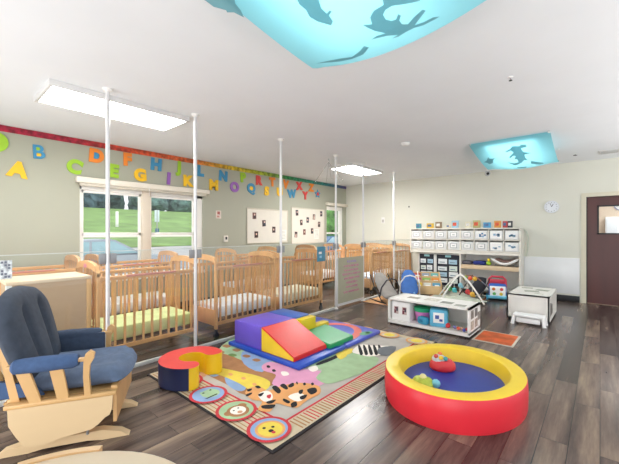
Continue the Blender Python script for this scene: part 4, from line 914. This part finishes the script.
# medallions
MY = RY0+.155
for x, kind in ((-1.73, 'lion'), (-2.10, 'monkey'), (-2.48, 'frog'), (-2.86, 'orange')):
    disc(x, MY, .155, RDc); disc(x, MY, .13, {'lion': BLc, 'monkey': GNc, 'frog': BLc, 'orange': ORc}[kind])
    if kind == 'lion':
        disc(x+.01, MY, .105, ORc, .0001); disc(x+.01, MY, .085, YLc, .0001)
        for dx, dy in ((-.03, -.02), (.005, .03)): disc(x+dx, MY+dy, .012, BKc, .00008)
        disc(x+.03, MY-.01, .018, BKc, .00008); disc(x+.055, MY-.01, .014, RDc, .00008)
    if kind == 'monkey':
        disc(x+.02, MY, .085, BRN, .0001); disc(x-.0, MY-.07, .035, BRN, .00008); disc(x-.02, MY+.07, .035, BRN, .00008); disc(x+.015, MY+.005, .06, WHc, .0001)
        for dx, dy in ((-.005, -.02), (-.01, .025)): disc(x+dx, MY+dy, .008, BKc, .00008)
        disc(x+.045, MY+.0, .02, TNc, .00008)
    if kind == 'frog':
        disc(x+.0, MY+.02, .075, GNc, .0001); disc(x-.045, MY-.02, .028, GNc, .00008); disc(x-.05, MY+.05, .028, GNc, .00008); disc(x-.045, MY-.02, .01, BKc, .00008); disc(x-.05, MY+.05, .01, BKc, .00008)
        lay([(x+.05, MY-.07), (x+.065, MY-.05), (x+.06, MY+.05), (x+.045, MY+.05)], BKc, .00008)
MY2 = RY1-.16
for x in (-1.73, -2.10, -2.48, -2.86): disc(x, MY2, .13, ORc); disc(x, MY2, .105, CRM); disc(x, MY2, .07, YLc)
tag(rug.build('animal_rug', rp, smooth=0, recalc=False), 'large colourful jungle animal rug with round medallions along its near edge', 'rug')

# ------------------------------------------------------------ glider chair
q = thing('glider_chair', 'wooden glider rocking chair with navy blue cushions in the left foreground', 'rocking chair', (-2.79, .72, 0), math.radians(61))
GO = M('#d2a870', .42, .08, 5, stretch=(.4, 1, 1)); GP = M('#dcc096', .42, .05, 4, stretch=(.3, 1, 1))
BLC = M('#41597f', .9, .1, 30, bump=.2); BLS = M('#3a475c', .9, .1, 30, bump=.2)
for s in (-1, 1):
    b_ = B(); yy = s*.2
    b_.prism([(-.37, .0), (-.33, .035), (-.2, .065), (.2, .065), (.31, .035), (.36, 0.0), (.2, 0.0), (.12, .012), (-.12, .012), (-.2, 0)], (0, yy-.03+.06, 0), (1, 0, 0), (0, 0, 1), .06); b_.build('foot_runner', GP, q)
b_ = B(); b_.b2(-.16, -.1, -.22, .22, .02, .06, 0, .006); b_.b2(.06, .12, -.22, .22, .02, .06, 0, .006); b_.b2(-.12, .08, -.03, .03, .05, .1, 0, .006); b_.build('base_crossbar', GO, q)
b_ = B()
for s in (-1, 1):
    for x in (-.12, .12): b_.cyl((x, s*.24, .06), (x*1.2, s*.25, .25), .008)
b_.build('swing_link', GREYM, q)
prof = [(-.265, .325), (-.26, .23), (-.225, .16), (-.185, .095), (-.12, .082), (-.06, .092), (0, .11), (.09, .12), (.16, .13), (.2, .155), (.235, .19), (.262, .205), (.275, .24), (.28, .325)]
for s in (-1, 1):
    b_ = B(); b_.prism(prof, (0, s*.305+(.02 if s > 0 else 0), 0), (1, 0, 0), (0, 0, 1), .02); b_.build('side_panel', GP, q)
    b_ = B(); b_.b2(-.285, .3, s*.33-(.05 if s > 0 else 0), s*.33+(.05 if s < 0 else 0), .325, .352, 0, .008); b_.build('side_rail', GO, q)
b_ = B(); b_.b2(.28, .3, -.315, .315, .15, .34); b_.build('front_panel', OAK, q, smooth=0); b_ = B(); b_.b2(.26, .3, -.28, .28, .325, .37, 0, .006); b_.b2(-.285, -.245, -.28, .28, .325, .37, 0, .006); b_.b2(-.3, .26, -.28, .28, .34, .352); b_.build('seat_frame', GO, q)
for s in (-1, 1):
    # front arm post with curved head
    b_ = B(); b_.prism([(.125, .35), (.16, .35), (.15, .47), (.155, .54), (.175, .575), (.18, .61), (.155, .63), (.13, .61), (.12, .56), (.118, .47)], (0, s*.305+(.0 if s < 0 else .025), 0), (1, 0, 0), (0, 0, 1), .028); b_.build('front_post', GO, q)
    for x0, x1 in ((-.13, -.2), (.01, -.03)):
        b_ = B(); b_.prism([(x0-.03, .35), (x0+.03, .35), (x1+.035, .56), (x1-.035, .56)], (0, s*.305+(.0 if s < 0 else .02), 0), (1, 0, 0), (0, 0, 1), .02); b_.build('arm_slat', GO, q)
    b_ = B(); b_.b2(-.275, .16, s*.305-.02, s*.305+.02, .56, .582, 0, .009); b_.build('arm_rail', GO, q)
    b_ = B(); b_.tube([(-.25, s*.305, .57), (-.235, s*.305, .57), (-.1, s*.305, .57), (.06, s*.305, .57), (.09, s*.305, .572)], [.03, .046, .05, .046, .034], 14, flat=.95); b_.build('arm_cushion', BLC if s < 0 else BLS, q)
# far arm cushion hangs down inside
b_ = B(); b_.box((-.05, .275, .485), (.34, .035, .2), 0, .015); b_.build('arm_side_flap', BLS, q)
# back posts
for s in (-1, 1):
    b_ = B(); b_.prism([(-.26, .325), (-.215, .325), (-.30, .72), (-.335, .72)], (0, s*.27+.012, 0), (1, 0, 0), (0, 0, 1), .025); b_.build('back_post', GO, q)
b_ = B()
for k in range(5): yy = -.18+.09*k; b_.prism([(-.245, .36), (-.23, .36), (-.325, .80), (-.36, .80)], (0, yy+.02, 0), (1, 0, 0), (0, 0, 1), .04)
b_.b2(-.37, -.34, -.24, .24, .76, .82, 0, .008); b_.build('back_slats', GO, q)
# seat cushion
def pillow(N, Mx, fn_top, fn_bot):
    b = B(); T = [[b.bm.verts.new(fn_top(i/N, j/Mx)) for j in range(Mx+1)] for i in range(N+1)]
    Bt = [[T[i][j] if (i in (0, N) or j in (0, Mx)) else b.bm.verts.new(fn_bot(i/N, j/Mx)) for j in range(Mx+1)] for i in range(N+1)]
    for i in range(N):
        for j in range(Mx):
            b.bm.faces.new((T[i][j], T[i+1][j], T[i+1][j+1], T[i][j+1]))
            try: b.bm.faces.new((Bt[i][j], Bt[i][j+1], Bt[i+1][j+1], Bt[i+1][j]))
            except ValueError: pass
    return b
def edge(s, p=.35): return max(0.0, 1-abs(2*s-1)**6)**p
def seat_xy(s, t_):
    wdt = .265+.03*math.sin(PI*t_)*(t_); x = -.27+.64*t_; y = (2*s-1)*(wdt if t_ < .7 else (.27+.03*(t_-.7)/.3))
    if t_ > .75: x = x-.06*abs(2*s-1)**3*(t_-.75)/.25
    return x, y
def st_(s, t_):
    x, y = seat_xy(s, t_); e = edge(s)*edge(t_); return (x, y, .42+.065*e*(1-.25*math.cos(6*PI*s)*.3)-.02*math.sin(PI*s)*math.sin(PI*t_)-.02*(t_ > .9))
def sb_(s, t_):
    x, y = seat_xy(s, t_); e = edge(s)*edge(t_); return (x, y, .42-.055*e)
pillow(22, 22, st_, sb_).build('seat_cushion', M('#56667f', .9, .12, 25, bump=.2), q, smooth=70)
# back cushion: vertical channels, arched top
def bk_pt(s, t_, side):
    a = 2*s-1; w_ = .27+.065*math.sin(PI*t_**1.3*.8); H_ = .61*(1-.16*abs(a)**2.6)
    hgt = t_*H_; y = a*w_*(1-.30*max(0, t_-.8)/.2*1.0*abs(a)**1.0*.5)
    lean = .27; e = edge(s, .45)*edge(t_, .4)
    ch = 1-.55*math.exp(-((abs(a)-.36)/.09)**2)
    if t_ > .72: ch = 1-(1-ch)*max(0, 1-(t_-.72)/.12)
    tk = (.075*ch if side > 0 else -.045)*e
    x = -.20-hgt*math.sin(lean)+tk*math.cos(lean); z = .42+hgt*math.cos(lean)+tk*math.sin(lean)
    return (x, y, z)
pillow(30, 24, lambda s, t_: bk_pt(s, t_, 1), lambda s, t_: bk_pt(s, t_, -1)).build('back_cushion', M('#3e4653', .9, .12, 25, bump=.2), q, smooth=70)
b_ = B(); b_.prism([(-.40, .50), (-.16, .44), (-.12, .40), (-.10, .37), (-.42, .38), (-.46, .42)], (0, -.262, 0), (1, 0, 0), (0, 0, 1), .02); b_.build('cushion_skirt', BLC, q)

# ------------------------------------------------------------ foreground table
q = thing('play_table', 'pale round wooden table top at the bottom left edge', 'table', (-1.066, .12, 0))
n = 48
B().lathe([(0, .53), (.465, .53), (.482, .54), (.482, .548), (.47, .556), (0, .556)], n=64).build('table_top', M('#e0cdb2', .35, .04, 4), q)
b_ = B()
for i in range(10):
    a = math.radians(138+i*3); b2_ = math.radians(138+(i+1)*3)
    b_.prism([(.472*math.cos(a), .472*math.sin(a)), (.498*math.cos(a), .498*math.sin(a)), (.498*math.cos(b2_), .498*math.sin(b2_)), (.472*math.cos(b2_), .472*math.sin(b2_))], (0, 0, .535), (1, 0, 0), (0, 1, 0), .027)
b_.build('raised_edge', M('#cfa877', .4, .08), q)
for k in range(4):
    a = PI/4+k*PI/2; b_ = B(); b_.cyl((.33*math.cos(a), .33*math.sin(a), .53), (.37*math.cos(a), .37*math.sin(a), 0), .025, .02); b_.build('leg', GO, q)

# ------------------------------------------------------------ outside
ASPH = M('#a3a4a8', .9, .06, 3); GRASS = M('#6c8c4c', .95, .3, .9); GRASS2 = M('#6f9050', .95, .3, .5)
def slab(x0, x1, z0, z1, m, nm, y0=-30, y1=80):
    b_ = B(); v = [b_.bm.verts.new(p) for p in ((x0, y0, z0), (x1, y0, z1), (x1, y1, z1), (x0, y1, z0), (x0, y0, z0-.3), (x1, y0, z1-.3), (x1, y1, z1-.3), (x0, y1, z0-.3))]
    for f in ((0, 1, 2, 3), (7, 6, 5, 4), (0, 4, 5, 1), (1, 5, 6, 2), (2, 6, 7, 3), (3, 7, 4, 0)): b_.bm.faces.new([v[i] for i in f])
    return struct(b_.build(nm, m, smooth=0))
slab(-9.5, -6.0, -.25, -.25, M('#dcdcda', .9, .03), 'pavement'); slab(-12, -9.5, -.25, -.25, ASPH, 'parking_lot'); slab(-21, -12, .45, -.25, ASPH, 'road')
slab(-28.5, -21, .95, .5, GRASS, 'verge'); slab(-30, -28.5, 1.12, 1.0, M('#cfcac0', .9, .04), 'footpath'); 
slab(-62, -30, 5.3, 1.12, GRASS2, 'grass_hill'); slab(-90, -62, 5.5, 5.3, GRASS2, 'hilltop')
# car
def car(label, loc, rz, c):
    q = thing('parked_car', label, 'car', loc, rz)
    b_ = B(); body = [(-2.2, .35), (-2.22, .62), (-2.1, .86), (-1.5, .93), (-1.25, .95), (.9, .93), (1.9, .82), (2.2, .62), (2.22, .35), (1.9, .22), (-1.9, .22)]
    b_.prism(body, (0, .85, 0), (1, 0, 0), (0, 0, 1), 1.7); bmesh.ops.bevel(b_.bm, geom=b_.bm.edges[:], offset=.06, segments=2, affect='EDGES'); b_.build('body', M(c, .25, .03, metal=.2), q)
    b_ = B(); b_.prism([(-1.75, .9), (-1.1, 1.34), (.1, 1.38), (.95, .92)], (0, .72, 0), (1, 0, 0), (0, 0, 1), 1.44); bmesh.ops.bevel(b_.bm, geom=b_.bm.edges[:], offset=.05, segments=2, affect='EDGES'); b_.build('cabin', M(c, .25, .03, metal=.2), q)
    for s in (-1, 1):
        b_ = B(); yy = s*.727
        b_.prism([(-1.55, .97), (-1.05, 1.29), (-.5, 1.31), (-.5, .97)], (0, yy+.004, 0), (1, 0, 0), (0, 0, 1), .008); b_.prism([(-.44, .97), (-.44, 1.31), (.08, 1.32), (.75, .97)], (0, yy+.004, 0), (1, 0, 0), (0, 0, 1), .008); b_.build('side_window', M('#9fc0cc', .1, .05), q)
        for x in (-1.35, 1.35):
            b_ = B(); b_.cyl((x, s*.7, .32), (x, s*.88, .32), .32, n=24); wh = b_.build('wheel', DARK, q); B().cyl((x, s*.86, .32), (x, s*.885, .32), .2, n=16).build('hubcap', GREYM, wh)
        B().box((.75, s*.93, .98), (.12, .16, .1), 0, .03).build('mirror', DARK, q)
    return q
car('silver blue car parked outside the left pane of the large window', (-10.9, 3.4, -.2), PI/2, '#b4bdcc')
bpy.context.view_layer.update()
car('blue car parked outside the narrow corner window', (-13.2, 17.6, -.25), PI/2, '#5a7ea8')
# evergreen and leafy trees
def tree(label, x, y, z, hgt, wd_, c, seed, cat='tree', nm='tree'):
    rr = random.Random(seed); q = thing(nm, label, cat, (x, y, z), rr.uniform(0, 6), 'trees beyond the grass hill' if x < -40 else None)
    b_ = B(); b_.cyl((0, 0, -.5), (0, 0, hgt*.6), wd_*.06, wd_*.03); b_.build('trunk', M('#5a4a3c', .9), q)
    b_ = B()
    for k in range(16):
        t_ = k/15; r = wd_*.5*(1-.72*t_); a = rr.uniform(0, 6.28); rad = r*.55
        b_.ball((rad*math.cos(a), rad*math.sin(a), hgt*(.18+.75*t_)), r*.62+.15)
    for v in b_.bm.verts:
        v.co += Vector((rr.uniform(-1, 1), rr.uniform(-1, 1), rr.uniform(-1, 1)))*wd_*.05
    b_.build('crown', M(c, .95, .75, 1.3), q, smooth=0)
desc = ['leftmost blue green evergreen on the hill', 'second broad evergreen on the hill', 'pale grey green tree on the hill', 'dark evergreen in the left pane on the hill', 'evergreen nearest the centre of the window on the hill', 'tall evergreen behind the mullion on the hill',
        'bushy evergreen left in the right pane on the hill', 'rounded evergreen right in the right pane on the hill', 'small evergreen at the right pane edge on the hill', 'rightmost evergreen beyond the hill']
desc += ['small dark evergreen filling the gap at the left of the window', 'grey green evergreen filling the gap before the mullion', 'dark evergreen filling the gap past the mullion', 'blue green evergreen at the far right of the hill']
for i in range(14):
    y = 13+i*2.55; tree(desc[i], -65-(i % 3)*7, y, 5.3, 7.5+random.uniform(-1, 1.5), 6.3, ['#50686e', '#56706e', '#8a9894', '#455c66', '#506a66'][i % 5], i)
tree('green leafy tree outside the narrow corner window', -19, 28.5, .2, 8.5, 6, '#5c9448', 33, nm='leafy_tree')
tree('bright green leafy tree just right of it outside the narrow corner window', -15.5, 21.2, -.1, 7.0, 3.6, '#6aa552', 34, nm='leafy_tree')
# marker posts on the hill
def pix_on_hill(u, X): t_ = (u-309.5)/FPX; s = math.sin(YAW); c_ = math.cos(YAW); return X*(c_+s*t_)/(-s+c_*t_)
y = pix_on_hill(117, -36)
q = thing('marker_post', 'white marker post standing on the grass hill in the left pane', 'post', (-36, y, 2.0)); B().b2(-.1, .1, -.12, .12, -.3, 1.4, 0, .03).build('post', WH2, q); B().b2(-.11, .11, -.13, .13, .0, .1).build('band', M('#c9ccc8', .5), q)
y = pix_on_hill(157, -31)
q = thing('street_sign', 'small pale sign on a post in the right window pane', 'sign', (-31, y, 1.2)); B().cyl((0, 0, -.3), (0, 0, 2.2), .05).build('post', GREYM, q); B().b2(-.03, .03, -.22, .22, 1.1, 2.2, 0, .02).build('sign_plate', M('#cfe0e4', .5), q); B().b2(.03, .04, -.18, .18, .0, .5).build('lower_plate', M('#3a6a88', .5), q)
